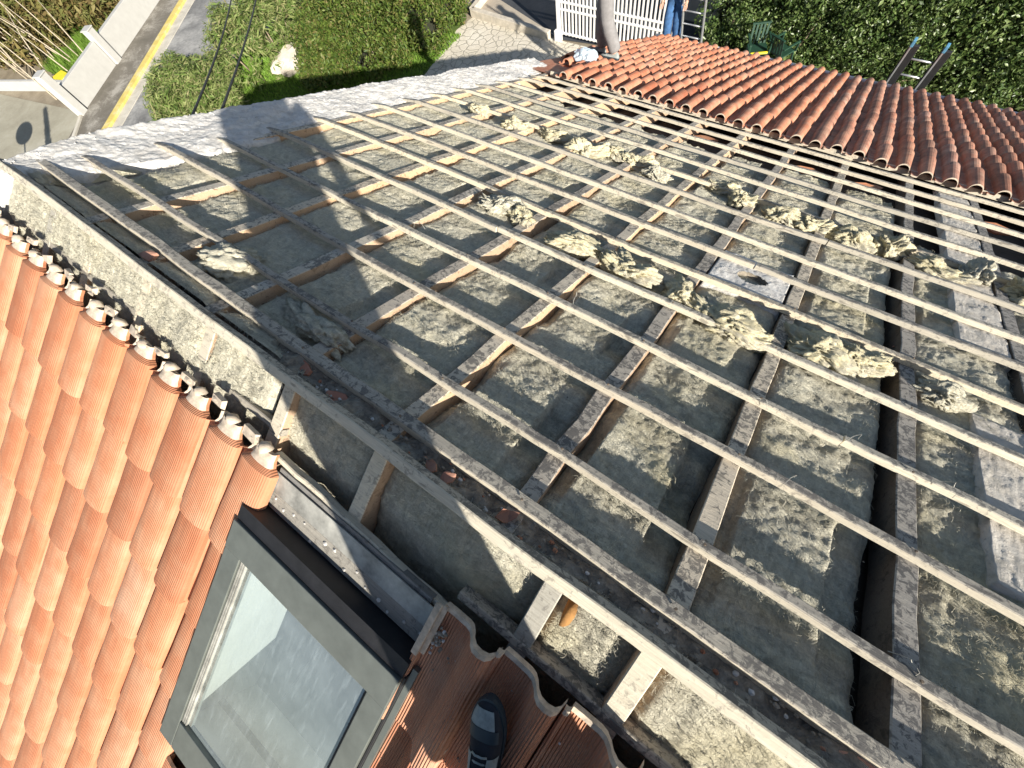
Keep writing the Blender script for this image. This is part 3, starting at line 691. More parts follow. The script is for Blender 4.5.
SC = [
 (-1.54,1.63,.13,.075,.055,.3,'crumpled grey-yellow wool scrap farthest left in the nearer row of scraps'),
 (-1.35,1.60,.10,.06,.05,-.5,'small yellow wool scrap just right of the nearer row\'s leftmost scrap'),
 (-.93,1.54,.17,.07,.05,.2,'long pale yellow wool fold lying across the rafter in the nearer row'),
 (-.56,1.53,.17,.085,.065,-.15,'torn yellow wool lump with a dark hollow, left of the mortar slab'),
 (-.24,1.50,.08,.10,.06,.5,'upright yellow wool tuft just below the mortar slab with the hole'),
 (.02,1.45,.19,.09,.065,-.3,'large pale wool flap directly downhill-left of the holed mortar slab'),
 (.13,1.40,.12,.05,.05,.1,'yellow wool roll tucked under a batten beside the large pale flap'),
 (.47,1.52,.15,.10,.07,-.35,'fat bright yellow wool roll in the bay left of the dark vertical rafter'),
 (.66,1.60,.11,.07,.05,.4,'ragged pale wool piece touching the fat bright yellow roll'),
 (1.00,1.60,.09,.06,.05,0,'green-grey wool scrap in shade right of the dark vertical rafter'),
 (-2.94,3.02,.10,.06,.05,0,'tiny pale wool scrap at the far left end of the distant row'),
 (-2.44,2.95,.12,.06,.06,.3,'coiled wool roll with an open end near the white verge'),
 (-2.04,3.03,.16,.06,.05,0,'long yellow wool fold second from the left in the distant row'),
 (-1.66,2.95,.16,.07,.07,.4,'arched yellow wool scrap standing up in the distant row'),
 (-1.46,3.06,.12,.06,.05,-.3,'flat yellow wool scrap beside the arched one in the distant row'),
 (-1.22,3.05,.14,.07,.06,.2,'pointed yellow wool scrap in the middle of the distant row'),
 (-1.00,2.93,.11,.06,.05,-.2,'grey wool scrap just right of the pointed scrap'),
 (-.48,3.10,.13,.06,.05,.1,'yellow wool roll above the mortar slab in the distant row'),
 (-.30,2.98,.09,.08,.06,.6,'bushy grey-yellow wool tuft uphill of the mortar slab hole'),
 (.02,2.95,.13,.07,.06,0,'yellow wool tuft between two rafters right of the mortar slab'),
 (.26,2.95,.13,.06,.06,.2,'wide yellow wool scrap left of the vertical rafter in the distant row'),
 (.50,2.93,.15,.07,.07,-.2,'long tan wool scrap ending at the dark vertical rafter'),
 (.74,3.02,.10,.08,.08,.5,'peaked pale wool tuft standing on the dark vertical rafter'),
 (1.02,2.92,.16,.06,.06,-.25,'long brownish wool roll right of the dark vertical rafter'),
 (1.24,3.03,.075,.11,.08,.2,'rounded grey wool roll lying on the white mortar strip'),
 (1.55,3.00,.13,.12,.07,.4,'broad yellow wool scrap at the right edge beyond the mortar strip'),
 (-2.12,.27,.14,.10,.055,.3,'shaded blue-grey wool heap near the ridge on the left side'),
 (-1.42,.24,.18,.055,.04,-.1,'long dark shaded wool roll lying beside the ridge batten'),
 (1.86,1.9,.12,.16,.06,.4,'flattened yellow wool piece beyond the right hand rafter'),
]
for i, (x, y, w, l, h, r, lab) in enumerate(SC):
    scrap(x, y, w*.92, l*.95, h*.85, r, i*3.7, M['wool_y'] if i not in (0,9,16,24,26,27) else M['wool'], lab)
# ---------------------------------------------------------------- tile shards
def shard(x, y, n, a, b, rot, seed, mat, label, fr=mp, up=MN, dn=MD):
    mb = MB(); A = Matrix((Vector((1,0,0)), dn, up)).transposed() @ Matrix.Rotation(rot, 3, 'Z') @ Matrix.Rotation(.35, 3, 'X')
    k = 7; out = [Vector((a*math.cos(t)*(1+.35*math.sin(seed+i*2.1)), b*math.sin(t)*(1+.35*math.cos(seed*2+i)), .004*math.sin(i*3+seed))) for i, t in enumerate(np.linspace(0, 2*PI, k+1)[:-1])]
    vs = [A @ (p+Vector((0,0,z))) for z in (-.007, .007) for p in out]
    mb.add(vs, [tuple(range(k))[::-1], tuple(range(k, 2*k))] + [(i, (i+1)%k, (i+1)%k+k, i+k) for i in range(k)])
    o = mb.build('tile_shard', mat); o.location = fr(x, y, n); return tag(o, label, 'tile shard', 'broken clay tile shards among the battens')
SH = [(-1.02,.055,-.03,.04,.022,.3,'slim red-brown tile shard lying in deep shade between ridge battens'),
 (-.535,.035,.0,.022,.018,0,'small square red brick crumb leaning on the ridge batten, left one of a pair'),
 (-.465,.045,-.005,.032,.022,.5,'broken red brick piece leaning on the ridge batten, right one of a pair'),
 (-1.23,.07,-.03,.05,.02,-.4,'pale curved tile shard near the shaded rubble left of centre'),
 (-.24,.055,-.02,.03,.022,1.,'white mortared shard between the ridge battens at mid length'),
 (.76,.07,-.03,.06,.025,.2,'reddish tile shard between the ridge battens at the bottom right'),
 (-2.36,.06,-.02,.045,.028,.2,'orange tile shard resting at a rafter end near the left verge'),
 (1.58,4.35,-.09,.14,.06,.2,'long orange tile shard in the dark gap under the lower tiles at the right'),
 (-.02,4.42,-.10,.16,.05,.3,'long orange tile shard in the dark gap under the lower tiles at centre'),
 (-1.05,4.45,-.10,.15,.05,-.2,'thin orange tile shard in the dark gap left of centre'),
 (.55,4.5,-.10,.12,.05,.5,'orange tile shard in the dark gap by the vertical rafter')]
for i, (x,y,n,a,b,r,lab) in enumerate(SH): shard(x,y,n,a,b,r,i*1.9+.5,M['tile_aged'] if i < 7 else M['tile'],lab)
# tie wires
mb = MB()
for (x, y, r) in ((.27,.98,.0), (.62,1.0,.8), (-.62,1.03,1.8), (.98,.98,2.2), (.86,.32,2.8), (-1.68,1.03,.5), (.45,.66,1.1)):
    b = mp(x, y, .002); p = [b + Vector((math.cos(r), math.sin(r), 0))*t*.05 + MN*(.03*math.sin(t*2.6)) + Vector((0,0,.012*math.sin(t*9))) for t in np.linspace(0, 1.3, 9)]
    mb.tube(p, .0011, 5)
part(mb, 'tie_wire', M['zinc'])
# guessed stack added out of view on near slope, throwing the verge shadow
ch = empty('shadow_chimney', (.92,-.905,-.5), label='added unseen plastered stack with a clay cowl, casting the verge shadow', cat='shadow_chimney')
mb = MB(); Rz = Matrix.Rotation(math.atan2(-.436,.9), 3, 'Z'); mb.box((.03,.02,1.12), (.40,.44,2.24), Rz); mb.build('stack', M['plaster'], ch, bevel=.012)
mb = MB(); mb.box((.03,.02,2.275), (.45,.49,.07), Rz); mb.build('cap', M['concrete'], ch, bevel=.008)
mb = MB(); mb.tube([(0,0,2.31),(0,0,2.5)], .085, 16); mb.tube([(0,0,2.5),(0,0,2.53),(0,0,2.6)], [.13,.13,.02], 16); mb.build('cowl', M['tile_old'], ch, smooth=False)
# ---------------------------------------------------------------- people
def skin_mesh(name, verts, edges, mat, parent, sub=2, root=0):
    me = bpy.data.meshes.new(name); me.from_pydata([tuple(v[0]) for v in verts], edges, [])
    o = bpy.data.objects.new(name, me); C.objects.link(o)
    o.modifiers.new('skin', 'SKIN').use_smooth_shade = True
    sv = me.skin_vertices[0].data
    for i, v in enumerate(verts):
        r = v[1]; sv[i].radius = (r, r) if isinstance(r, (int, float)) else r; sv[i].use_root = (i == root)
    s = o.modifiers.new('sub', 'SUBSURF'); s.levels = sub; s.render_levels = sub
    dg = bpy.context.evaluated_depsgraph_get(); dg.update()
    nm = bpy.data.meshes.new_from_object(o.evaluated_get(dg)); nm.name = name
    nm.materials.clear(); nm.materials.append(mat)
    o.modifiers.clear(); o.data = nm
    nm.polygons.foreach_set('use_smooth', [True]*len(nm.polygons))
    o.parent = parent; return o
def hand_chain(V, E, wi, wrist, d, palmn, side, curl=.5, sc=1.):
    """palm and five fingers; d = direction of the hand, palmn = palm normal, side = thumb side vector"""
    d = d.normalized(); n = palmn.normalized(); s = side.normalized()
    k = len(V); V.append((wrist + d*.045*sc, (.030*sc, .014*sc))); E.append((wi, k)); pi = k
    for j, (o, ln) in enumerate(((.030,.072),(.010,.080),(-.010,.074),(-.029,.058))):
        base = wrist + d*.085*sc + s*o*sc; V.append((base, .0095*sc)); E.append((pi, len(V)-1)); p = base; dd = d
        for q in range(3):
            ang = curl*(q+1)*.6; dd = (d*math.cos(ang) + n*math.sin(ang)); p = p + dd*ln*sc*(.42,.32,.26)[q]
            V.append((p, (.0088,.0082,.0066)[q]*sc)); E.append((len(V)-2, len(V)-1))
    tb = wrist + d*.03*sc + s*.036*sc; V.append((tb, .012*sc)); E.append((pi, len(V)-1)); p = tb
    for q in range(2):
        p = p + (d*.6 + s*.55 + n*(.3+.3*q)).normalized()*.036*sc; V.append((p, (.010,.0085)[q]*sc)); E.append((len(V)-2, len(V)-1))
def person(label, J, trouser, top, shoe_mats, face, group=None, sleeves=True):
    """J: joints in world coordinates"""
    o = empty('person', (0,0,0), label=label, cat='person', group=group)
    base = (J['fl']+J['fr'])/2; o.location = base
    g = {k: v-base for k, v in J.items()}
    face = face.normalized(); up = (g['head']-g['neck']).normalized(); rt = face.cross(up).normalized()
    V = [(g['pelvis'], (.13,.10)), ((g['pelvis']+g['chest'])/2, (.125,.095)), (g['chest'], (.155,.105)), (g['neck'], .055), (g['head']-up*.03+face*.01, (.072,.085)), (g['head']+up*.055-face*.008, (.074,.088)), (g['head']+up*.10-face*.01,(.045,.05))]
    E = [(0,1),(1,2),(2,3),(3,4),(4,5),(5,6)]
    def limb(start, pts):
        last = start
        for p, r in pts: V.append((p, r)); E.append((last, len(V)-1)); last = len(V)-1
        return last
    fl = {}
    for sd in ('l', 'r'):
        hip, kn, an = g['hip'+sd], g['kn'+sd], g['an'+sd]
        limb(0, [(hip, .082), ((hip+kn)/2, .074), (kn, .056), (kn*.6+an*.4, .056), (an, .040), (an+(g['toe'+sd]-an)*.45-Vector((0,0,.03)), .036)])
        shd, el, wr = g['sh'+sd], g['el'+sd], g['wr'+sd]
        w = limb(2, [(shd, .056), ((shd+el)/2, .046), (el, .038), ((el+wr)/2, .035), (wr, .026)])
        hd = (wr-el).normalized(); hd = g.get('hd'+sd+'_', hd); pn = face if abs(face.dot(hd)) < .8 else Vector((0,0,-1))
        side = pn.cross(hd).normalized()*(1 if sd == 'r' else -1)
        hand_chain(V, E, w, wr, hd, pn, side)
    skin_mesh('body', V, E, M['skin'], o)
    hc = g['head']
    def ell(c, r, nm, mat, sq):
        bm = bmesh.new(); bmesh.ops.create_icosphere(bm, subdivisions=3, radius=1)
        Rm = Matrix((rt, face, up)).transposed()
        vs = [c + Rm @ Vector((v.co.x*sq[0], v.co.y*sq[1], v.co.z*sq[2]))*r for v in bm.verts]; fs = [tuple(v.index for v in f.verts) for f in bm.faces]; bm.free()
        return mesh(nm, vs, fs, mat, o, True)
    ell(hc+up*.055-face*.022, .1, 'hair', M['hair'], (.86,.92,.80))
    for sg in (-1, 1):
        ell(hc+face*.083+rt*.032*sg+up*.02, .012, 'eye', M['eye'], (1,1,1))
        ell(hc+rt*.082*sg+up*.0, .03, 'ear', M['skin'], (.35,.6,1))
    ell(hc+face*.098-up*.012, .02, 'nose', M['skin'], (.7,1,1.2)); ell(hc+face*.09-up*.05, .022, 'mouth', M['red'], (1.1,.35,.3))
    # trousers
    V = [(g['pelvis']+Vector((0,0,.06)), (.142,.112)), (g['pelvis'], (.145,.115))]; E = [(0,1)]
    for sd in ('l','r'):
        hip, kn, an = g['hip'+sd], g['kn'+sd], g['an'+sd]; last = 1
        for p, r in ((hip, .108), ((hip+kn)/2, .110), (kn, .100), ((kn+an)/2, .100), (an+(kn-an)*.12, .094), (an+(kn-an)*.02, .090)):
            V.append((p, r)); E.append((last, len(V)-1)); last = len(V)-1
    t = skin_mesh('trousers', V, E, trouser, o)
    for v in t.data.vertices: v.co += Vector((noise.noise(v.co*14), noise.noise(v.co*14+Vector((9,0,0))), 0))*.010
    V = [(g['chest'], (.172,.125)), ((g['pelvis']+g['chest'])/2, (.150,.118)), (g['pelvis']+Vector((0,0,.03)), (.158,.128)), ((g['chest']+g['neck'])/2+up*.01, (.10,.08)), (g['neck']-up*.01, .066)]; E = [(0,1),(1,2),(0,3),(3,4)]
    for sd in ('l','r'):
        shd, el, wr = g['sh'+sd], g['el'+sd], g['wr'+sd]; last = 0
        pp = ((shd, .074), ((shd+el)/2, .062), (el, .054), ((el+wr)/2, .05), (wr+(el-wr)*.08, .042)) if sleeves else ((shd, .074), ((shd+el)/2, .066))
        for p, r in pp: V.append((p, r)); E.append((last, len(V)-1)); last = len(V)-1
    t = skin_mesh('jacket', V, E, top, o)
    for v in t.data.vertices: v.co += Vector((noise.noise(v.co*11), noise.noise(v.co*11+Vector((9,0,0))), 0))*.012
    for sd in ('l','r'): shoe(g['an'+sd], g['toe'+sd], o, shoe_mats, J.get('nrm', Vector((0,0,1))))
    return o
def shoe(an, toe, parent, mats, up):
    """an: ankle, toe: tip of the toe at sole height; sole plane normal up"""
    f = (toe-an); f = (f - up*f.dot(up)).normalized(); sd = f.cross(up).normalized(); Ln = .295
    heel = toe - f*Ln
    def P(x, y, z): return heel + f*x*Ln + sd*y + up*z
    st = [(0,.018,.026,.02),(.02,.026,.032,.05),(.10,.034,.036,.085),(.22,.034,.036,.10),(.34,.034,.037,.092),(.46,.038,.041,.078),(.58,.043,.045,.064),(.70,.046,.048,.054),(.80,.045,.045,.048),(.88,.039,.038,.042),(.94,.031,.029,.034),(.98,.020,.018,.026),(1.0,.006,.006,.018)]
    def sec(k, grow=0, frac=(0,1), n=15):
        x, wl, wr, h = st[k]; out = []
        for i in range(n+1):
            a = PI*(frac[0] + (frac[1]-frac[0])*i/n); c = math.cos(a); s_ = math.sin(a)
            w = (wl if c < 0 else wr) + grow
            out.append(P(x, w*abs(c)**.75*(1 if c > 0 else -1), .020 + (h-.018+grow)*abs(s_)**(.8)))
        return out
    def loft(ks, grow, frac, nm, mat, n=15):
        mb = MB(); vs = []
        for k in ks: vs += sec(k, grow, frac, n)
        m = n+1; fs = [(i*m+j, i*m+j+1, (i+1)*m+j+1, (i+1)*m+j) for i in range(len(ks)-1) for j in range(n)]
        mb.add(vs, fs); return mb.build(nm, mat, parent, smooth=True)
    up_ = loft(range(len(st)), 0, (0, 1), 'shoe_upper', mats[0])
    # sole
    mb = MB(); vs = []
    for z, gq in ((0, .001), (.012, .005), (.026, .004)):
        ring = [P(x - (.006 if k == 0 else 0) + (.010 if k == len(st)-1 else 0), -(wl+gq), z) for k, (x, wl, wr, h) in enumerate(st)] + [P(x + (.010 if k == len(st)-1 else 0), wr+gq, z) for k, (x, wl, wr, h) in reversed(list(enumerate(st)))]
        vs += ring
    m = 2*len(st); fs = [(r*m+i, r*m+(i+1)%m, (r+1)*m+(i+1)%m, (r+1)*m+i) for r in range(2) for i in range(m)] + [tuple(range(m))[::-1], tuple(range(2*m, 3*m))]
    mb.add(vs, fs); mb.build('shoe_sole', mats[2], parent, smooth=False)
    loft((8,9,10), .0022, (.30,.86), 'toe_overlay', mats[1], 10)
    loft((7,8), .0035, (.2,.8), 'toe_seam', mats[2], 10)
    loft((3,4,5,6), .0022, (.10,.38), 'side_overlay', mats[1], 8)
    loft((4,5,6), .0022, (.64,.90), 'side_overlay', mats[1], 8)
    mb = MB()
    for i in range(5):
        x = .34 + i*.062; k = min(range(len(st)), key=lambda q: abs(st[q][0]-x)); h = st[k][3]+.008
        mb.tube([P(x, -.022, h-.008), P(x+.008, -.01, h), P(x+.01, .01, h), P(x+.004, .022, h-.007)], .0028, 6)
    mb.build('lace', mats[1], parent, smooth=True)
V3 = lambda *a: Vector(a)
def stand(base, yaw, hgt=1.76, nrm=V3(0,0,1), lean=0, drop=0, gap=.12, slope=None, arms='down'):
    f = V3(math.cos(yaw), math.sin(yaw), 0); r = V3(f.y, -f.x, 0); k = hgt/1.76
    def ground(p): return base.z + (slope(p) if slope else 0)
    J = {}
    for sd, sg in (('l',-1),('r',1)):
        ft = base + r*gap*sg + f*((.05 if gap < .125 else .14)*sg); ft.z = ground(ft)
        J['f'+sd] = ft.copy(); J['an'+sd] = ft + V3(0,0,.09) - f*.06; toe = ft + f*.17; toe.z = ground(toe); J['toe'+sd] = toe
        J['kn'+sd] = ft*.5 + (base + r*.09*sg)*.5 + f*.03 + V3(0,0,0); J['kn'+sd].z = base.z + .49*k
        J['hip'+sd] = base + r*.09*sg + V3(0,0,.87*k)
        J['sh'+sd] = base + r*.19*sg + f*lean + V3(0,0,1.42*k)
        J['el'+sd] = base + r*.26*sg + f*(lean+.02) + V3(0,0,1.14*k); J['wr'+sd] = base + r*.25*sg + f*(lean+.16) + V3(0,0,.92*k)
    J['pelvis'] = base + V3(0,0,.95*k); J['chest'] = base + f*lean*.8 + V3(0,0,1.30*k); J['neck'] = base + f*lean + V3(0,0,1.50*k); J['head'] = base + f*(lean+.03) + V3(0,0,1.62*k)
    J['nrm'] = nrm; return J, f
# worker on the lower tiles (grey trousers); only the legs are inside the photograph
wb = mp(-3.36, 6.28, .085)
J, f = stand(wb, math.radians(192), 1.86, nrm=MN, gap=.13, slope=lambda p: -(p.y-wb.y)*s1/c1)
person('worker in grey work trousers and grey shoes standing on the lower red tiles', J, M['trouser'], M['shirt'], [M['shoe_grey'], M['trouser'], M['sole']], f)
# worker on the ladder (jeans)
J, f = stand(V3(-3.95, 10.42, -5.22), math.radians(-80), 1.8, gap=.10)
person('worker in blue jeans standing high on the aluminium ladder by the eave', J, M['jeans'], M['jacket'], [M['shoe'], M['shoe_grey'], M['sole']], f)
# the photographer, whose shoe is at the lower edge of the picture
dirf = V3(-.455, .85, 0).normalized()
toeL = lp(-.012, .312, .100); toeR = V3(.62, -.80, -.24)
J = {}
J['toel'] = toeL; fd = (V3(-.36,.93,0) + V3(0,0,-.0)); fd = (fd - LN*fd.dot(LN)).normalized()
heelL = toeL - fd*.295; J['anl'] = heelL + fd*.075 + LN*.08; J['fl'] = toeL - fd*.15
J['toer'] = toeR; J['anr'] = toeR - fd*.22 + LN*.09; J['fr'] = toeR - fd*.15
J['knl'] = V3(.33,-.66,.27); J['knr'] = V3(.58,-.74,.22); J['hipl'] = V3(.20,-.60,.66); J['hipr'] = V3(.37,-.52,.66)
J['pelvis'] = V3(.29,-.55,.74); J['chest'] = V3(.26,-.41,1.12); J['neck'] = V3(.25,-.36,1.35); J['head'] = V3(.22,-.31,1.48)
J['shl'] = V3(.09,-.50,1.29); J['shr'] = V3(.42,-.30,1.29)
J['ell'] = V3(.02,-.60,1.04); J['elr'] = V3(.52,-.30,1.03); J['wrl'] = V3(.0,-.60,.80); J['wrr'] = V3(.50,-.26,.80)
J['nrm'] = LN
person('photographer in dark clothes and navy sneakers standing on red tiles by the roof window', J, M['jacket'], M['jacket'], [M['shoe'], M['shoe_grey'], M['sole']], V3(-.42,.80,-.45))
# ---------------------------------------------------------------- camera
RM = [[0.8132647311332446, 0.5603181736856723, -0.15698414356973928], [0.4794839878001901, -0.7981404792863138, -0.3647833340050507], [-0.3296901310897838, 0.22139403687128992, -0.9177630946490684]]
cam = bpy.data.objects.new('camera', bpy.data.cameras.new('camera')); C.objects.link(cam); S.camera = cam
cx, cy, cz = Vector(RM[0]), -Vector(RM[1]), -Vector(RM[2])
Mx = Matrix((cx, cy, cz)).transposed().to_4x4(); Mx.translation = CAMP; cam.matrix_world = Mx
cam.data.sensor_width = 36; cam.data.lens = 417.5966/1024*36; cam.data.clip_end = 500; cam.data.clip_start = .03
# ---------------------------------------------------------------- ladders
def ladder(name, a, b, w, label, parts=True, rw=.065):
    o = empty(name, a, label=label, cat='ladder'); a = Vector(a); b = Vector(b); d = b-a; n = d.normalized()
    side = V3(1,0,0); up = side.cross(n)
    for sg in (-1,1):
        mb = MB(); mb.bar(side*sg*w/2, d+side*sg*w/2, .025, rw, up); mb.build('rail', M['alu'], o, bevel=.003)
    for i in range(1, int(d.length/.28)+1):
        p = n*(i*.28)
        if (p.length > d.length-.05): break
        mb = MB(); mb.tube([p-side*w/2, p+side*w/2], .015, 8); mb.build('rung', M['alu'], o, smooth=True)
    return o, d, n, side, up
ladder('ladder', (-3.42, 11.15, GZ), (-3.52, 9.95, -3.1), .46, 'aluminium ladder leaning on the eave with the worker in jeans on it')
o, d, n, side, up = ladder('ladder', (.60, 10.5, GZ), (.66, 10.02, -4.15), .47, 'aluminium ladder with blue tips and black side bands sticking up over the eave')
for sg in (-1,1):
    mb = MB(); e = d+side*sg*.235; mb.bar(e-n*.02, e+n*.09, .045, .09, up); mb.build('tip_cap', M['blue'], o, bevel=.006)
    mb = MB(); c_ = side*(sg*.235+.045); mb.bar(d+c_-n*1.0, d+c_-n*.0+side*.0, .15, .05, up); mb.build('rail_band', M['rubber'], o, bevel=.008)  # broad black bands set beside the rails
# bag beside the worker
bm = bmesh.new(); bmesh.ops.create_icosphere(bm, subdivisions=4, radius=1)
vs = [Vector((v.co.x*.15, v.co.y*.11, v.co.z*.08))*(1+.4*noise.noise(v.co*2.2)+.2*(1-abs(noise.noise(v.co*4))*2)) for v in bm.verts]; fs = [tuple(v.index for v in f_.verts) for f_ in bm.faces]; bm.free()
o = mesh('plastic_bag', vs, fs, M['bag'], None, False); o.location = mp(-3.38, 5.72, .11)
tag(o, 'crumpled clear blue plastic bag lying on the tiles by the grey worker\'s feet', 'plastic bag')
# ---------------------------------------------------------------- ground
def sheet(name, pts, z, mat, **k):
    o = mesh(name, [(x, y, z) for x, y in pts], [tuple(range(len(pts)))], mat); bm = bmesh.new(); bm.from_mesh(o.data); bmesh.ops.recalc_face_normals(bm, faces=bm.faces)
    for f_ in bm.faces:
        if f_.normal.z < 0: f_.normal_flip()
    bm.to_mesh(o.data); bm.free(); o['kind'] = 'structure'; return o
sheet('ground', [(-150,-120),(120,-120),(120,150),(-150,150)], GZ-.012, M['soil'])
rd = V3(-29.079+25.473, 9.743-2.949, 0).normalized()       # road direction along the wall foot
def al(p, t): return (p[0]+rd.x*t, p[1]+rd.y*t)
A = (-25.473, 2.949); Yk = (-23.125, 2.579); Gt = (-22.5, 2.6)
yd = V3(-27.341+23.125, 9.867-2.579, 0).normalized()
def ay(p, t): return (p[0]+yd.x*t, p[1]+yd.y*t)
sheet('road', [ay(Yk,-6), ay(Yk,40), ay((-14.5,9.5),40), (-14.5,9.5), (-17,4), ay((-19,2.6),-6)], GZ, M['asphalt'])
sheet('pavement', [al(A,-5), al(A,40), ay(Yk,40), ay(Yk,-6)], GZ+.004, M['lane'])
mb = MB(); p0, p1 = ay(Yk,-6), ay(Yk,40); nx = V3(-yd.y, yd.x, 0)*-1
mb.bar((p0[0], p0[1], GZ+.05), (p1[0], p1[1], GZ+.05), .28, .12); o = mb.build('kerb', M['kerb_y']); o['kind'] = 'structure'
q0, q1 = V3(*p0, 0)+nx*.38, V3(*p1, 0)+nx*.38
mb = MB(); mb.bar((q0.x,q0.y,GZ+.012), (q1.x,q1.y,GZ+.012), .45, .02); o = mb.build('gutter_strip', M['kerb']); o['kind'] = 'structure'
sheet('driveway', [(-24.35,1.2), (-25.6,2.95), (-33.5,1.4), (-45,-3), (-40,-14), (-21.5,-9), (-21,-3)], GZ+.006, M['drive'])
mb = MB(); mb.bar((-24.15,1.55,GZ+.03), (-25.45,2.85,GZ+.03), .13, .07)
mb.bar((-24.15,1.55,GZ+.03), (-22.0,-3.,GZ+.03), .13, .07); o = mb.build('kerb', M['kerb']); o['kind'] = 'structure'
sheet('patio', [(-12.9,12.7), (-12.75,13.55), (-9.1,13.42), (-4,13.4), (-4,8), (-12.3,8.2), (-12.5,10.4)], GZ+.006, M['patio'])
sheet('lawn', [(-22,3.5), (-19.5,8.6), (-17.5,12.8), (-12.95,13.4), (-12.45,10.4), (-12.3,8.0), (-4,8.0), (-4,0), (-20,0)], GZ+.002, M['turf'])
sheet('pavement', [(-13.4,13.9), (-9.2,13.6), (-12.46,14.75), (-14,17), (-15,17)], GZ+.008, M['pave'])
sheet('road', [(-9.0,13.45), (-3,14.2), (20,16), (20,40), (-20,40), (-14.2,16.8), (-12.46,14.75)], GZ+.003, M['dark_asphalt'])
# low white walls
def walled(name, pts, h, w, mat, label, cat='wall'):
    mb = MB(); c = Vector((pts[0][0], pts[0][1], GZ))
    for a, b in zip(pts[:-1], pts[1:]): mb.bar((a[0]-c.x, a[1]-c.y, h/2), (b[0]-c.x, b[1]-c.y, h/2), w, h)
    o = mb.build(name, mat, None, bevel=.012); o.location = c; return tag(o, label, cat)
nv = V3(-rd.y, rd.x, 0)
Aw = (A[0]+nv.x*.1, A[1]+nv.y*.1)
walled('garden_wall', [al(Aw,.3), al(Aw,3.0)], .93, .2, M['white'], 'short white wall between the two tall pillars beside the road')
walled('garden_wall', [al(Aw,3.4), al(Aw,28)], .93, .2, M['white'], 'long white wall running up along the road beyond the second pillar')
walled('garden_wall', [(-26.9,3.75), (-28.5,3.25), (-31.9,1.95), (-40,-1.4)], .42, .16, M['white'], 'low white wall at the far left behind the concrete driveway')
for p, h, lab in (((A[0]+nv.x*.05, A[1]+nv.y*.05), 1.52, 'taller white wall pillar nearest the driveway corner'), (al((A[0]+nv.x*.05, A[1]+nv.y*.05), 3.22), 1.25, 'second white wall pillar farther up the road')):
    mb = MB(); mb.box((0,0,h/2), (.36,.30,h), Matrix.Rotation(math.atan2(rd.y, rd.x), 3, 'Z')); mb.box((0,0,h+.02), (.42,.36,.04), Matrix.Rotation(math.atan2(rd.y, rd.x), 3, 'Z'))
    o = mb.build('wall_pillar', M['white'], None, bevel=.01); o.location = (p[0], p[1], GZ); tag(o, lab, 'pillar', 'white pillars of the road wall')
walled('garden_wall', [(-12.95,14.9), (-12.82,13.6), (-9.3,13.36)], .24, .20, M['stone'], 'low L-shaped white wall around the far corner of the patio')
mb = MB(); mb.box((0,0,1.5), (6.4,.25,3.0)); o = mb.build('boundary_wall', M['concrete'], None, bevel=.01); o.location = (-6.2+3.0, 15.75, GZ); tag(o, 'grey concrete wall standing in shade right of the white gate', 'wall')
# gate
g = empty('gate', (-8.98,13.5,GZ), label='white slatted metal gate behind the patio and the grey worker', cat='gate')
for x in (.0, 3.95):
    mb = MB(); mb.box((x,0,.98), (.11,.11,1.96)); mb.box((x,0,1.97), (.14,.14,.03)); mb.build('gate_post', M['whitem'], g, bevel=.004)
for z in (.20, .86, 1.06, 1.78):
    mb = MB(); mb.box((1.975,0,z), (3.84,.045,.05)); mb.build('rail', M['whitem'], g)
for i in range(29):
    mb = MB(); mb.box((.13+i*.132,.0,.99), (.055,.022,1.68)); mb.build('picket', M['whitem'], g)
mb = MB(); mb.box((.03,-.12,.16), (.26,.14,.32)); mb.build('motor_box', M['whitem'], g, bevel=.03)
# wheelie bag, chairs
o = mesh('rubbish_bag', *chunk((0,0,0), .42, 3., (1.2,.9,.8)), M['tar'], None, True)
md = o.modifiers.new('s', 'SUBSURF'); md.levels = 2; md.render_levels = 2
o.location = (-27.05, 4.35, GZ+.34); tag(o, 'shiny black rubbish bag lying behind the white wall by the first pillar', 'rubbish bag')
mb = MB(); mb.add([(0,0,0),(.55,0,0),(.55,.4,0),(0,.4,0),(-.06,-.04,.7),(.61,-.04,.7),(.61,.44,.7),(-.06,.44,.7)], [(0,1,2,3),(7,6,5,4),(0,4,5,1),(1,5,6,2),(2,6,7,3),(3,7,4,0)]); mb.box((.275,.2,.72), (.74,.54,.05))
o = mb.build('yellow_bin', M['yellow'], None, bevel=.02); o.location = (-28.6,3.6,GZ-.42); tag(o, 'yellow plastic bin beside the black rubbish bag', 'bin')
def garden_chair(loc, rz, label):
    o = empty('garden_chair', loc, rz, label=label, cat='chair', group='green plastic chairs behind the house'); m = M['green']
    mb = MB(); mb.box((0,0,.43), (.48,.46,.035)); mb.build('seat', m, o, bevel=.01)
    mb = MB()
    for i in range(5): mb.bar((-.18+i*.09, .22, .44), (-.18+i*.09, .33, .86), .055, .018, (0,1,0))
    mb.bar((-.23,.335,.87), (.23,.335,.87), .06, .03); mb.build('backrest', m, o, bevel=.006)
    for sx in (-1,1):
        mb = MB(); mb.bar((sx*.26,-.24,.66), (sx*.26,.29,.66), .055, .03); mb.bar((sx*.26,-.22,.66), (sx*.25,-.21,.43), .045, .03, (0,1,0)); mb.build('armrest', m, o, bevel=.006)
        for sy in (-1,1):
            mb = MB(); mb.bar((sx*.21,sy*.19,.42), (sx*.25,sy*.25,0), .05, .03, (0,1,0)); mb.build('leg', m, o)
    return o
garden_chair((-2.1,13.75,GZ+.42), 2.7, 'green plastic armchair tipped up against the dark hedge')
o = garden_chair((-2.68,13.6,GZ+.42), .5, 'green plastic chair with a bright yellow cushion edge by the hedge')
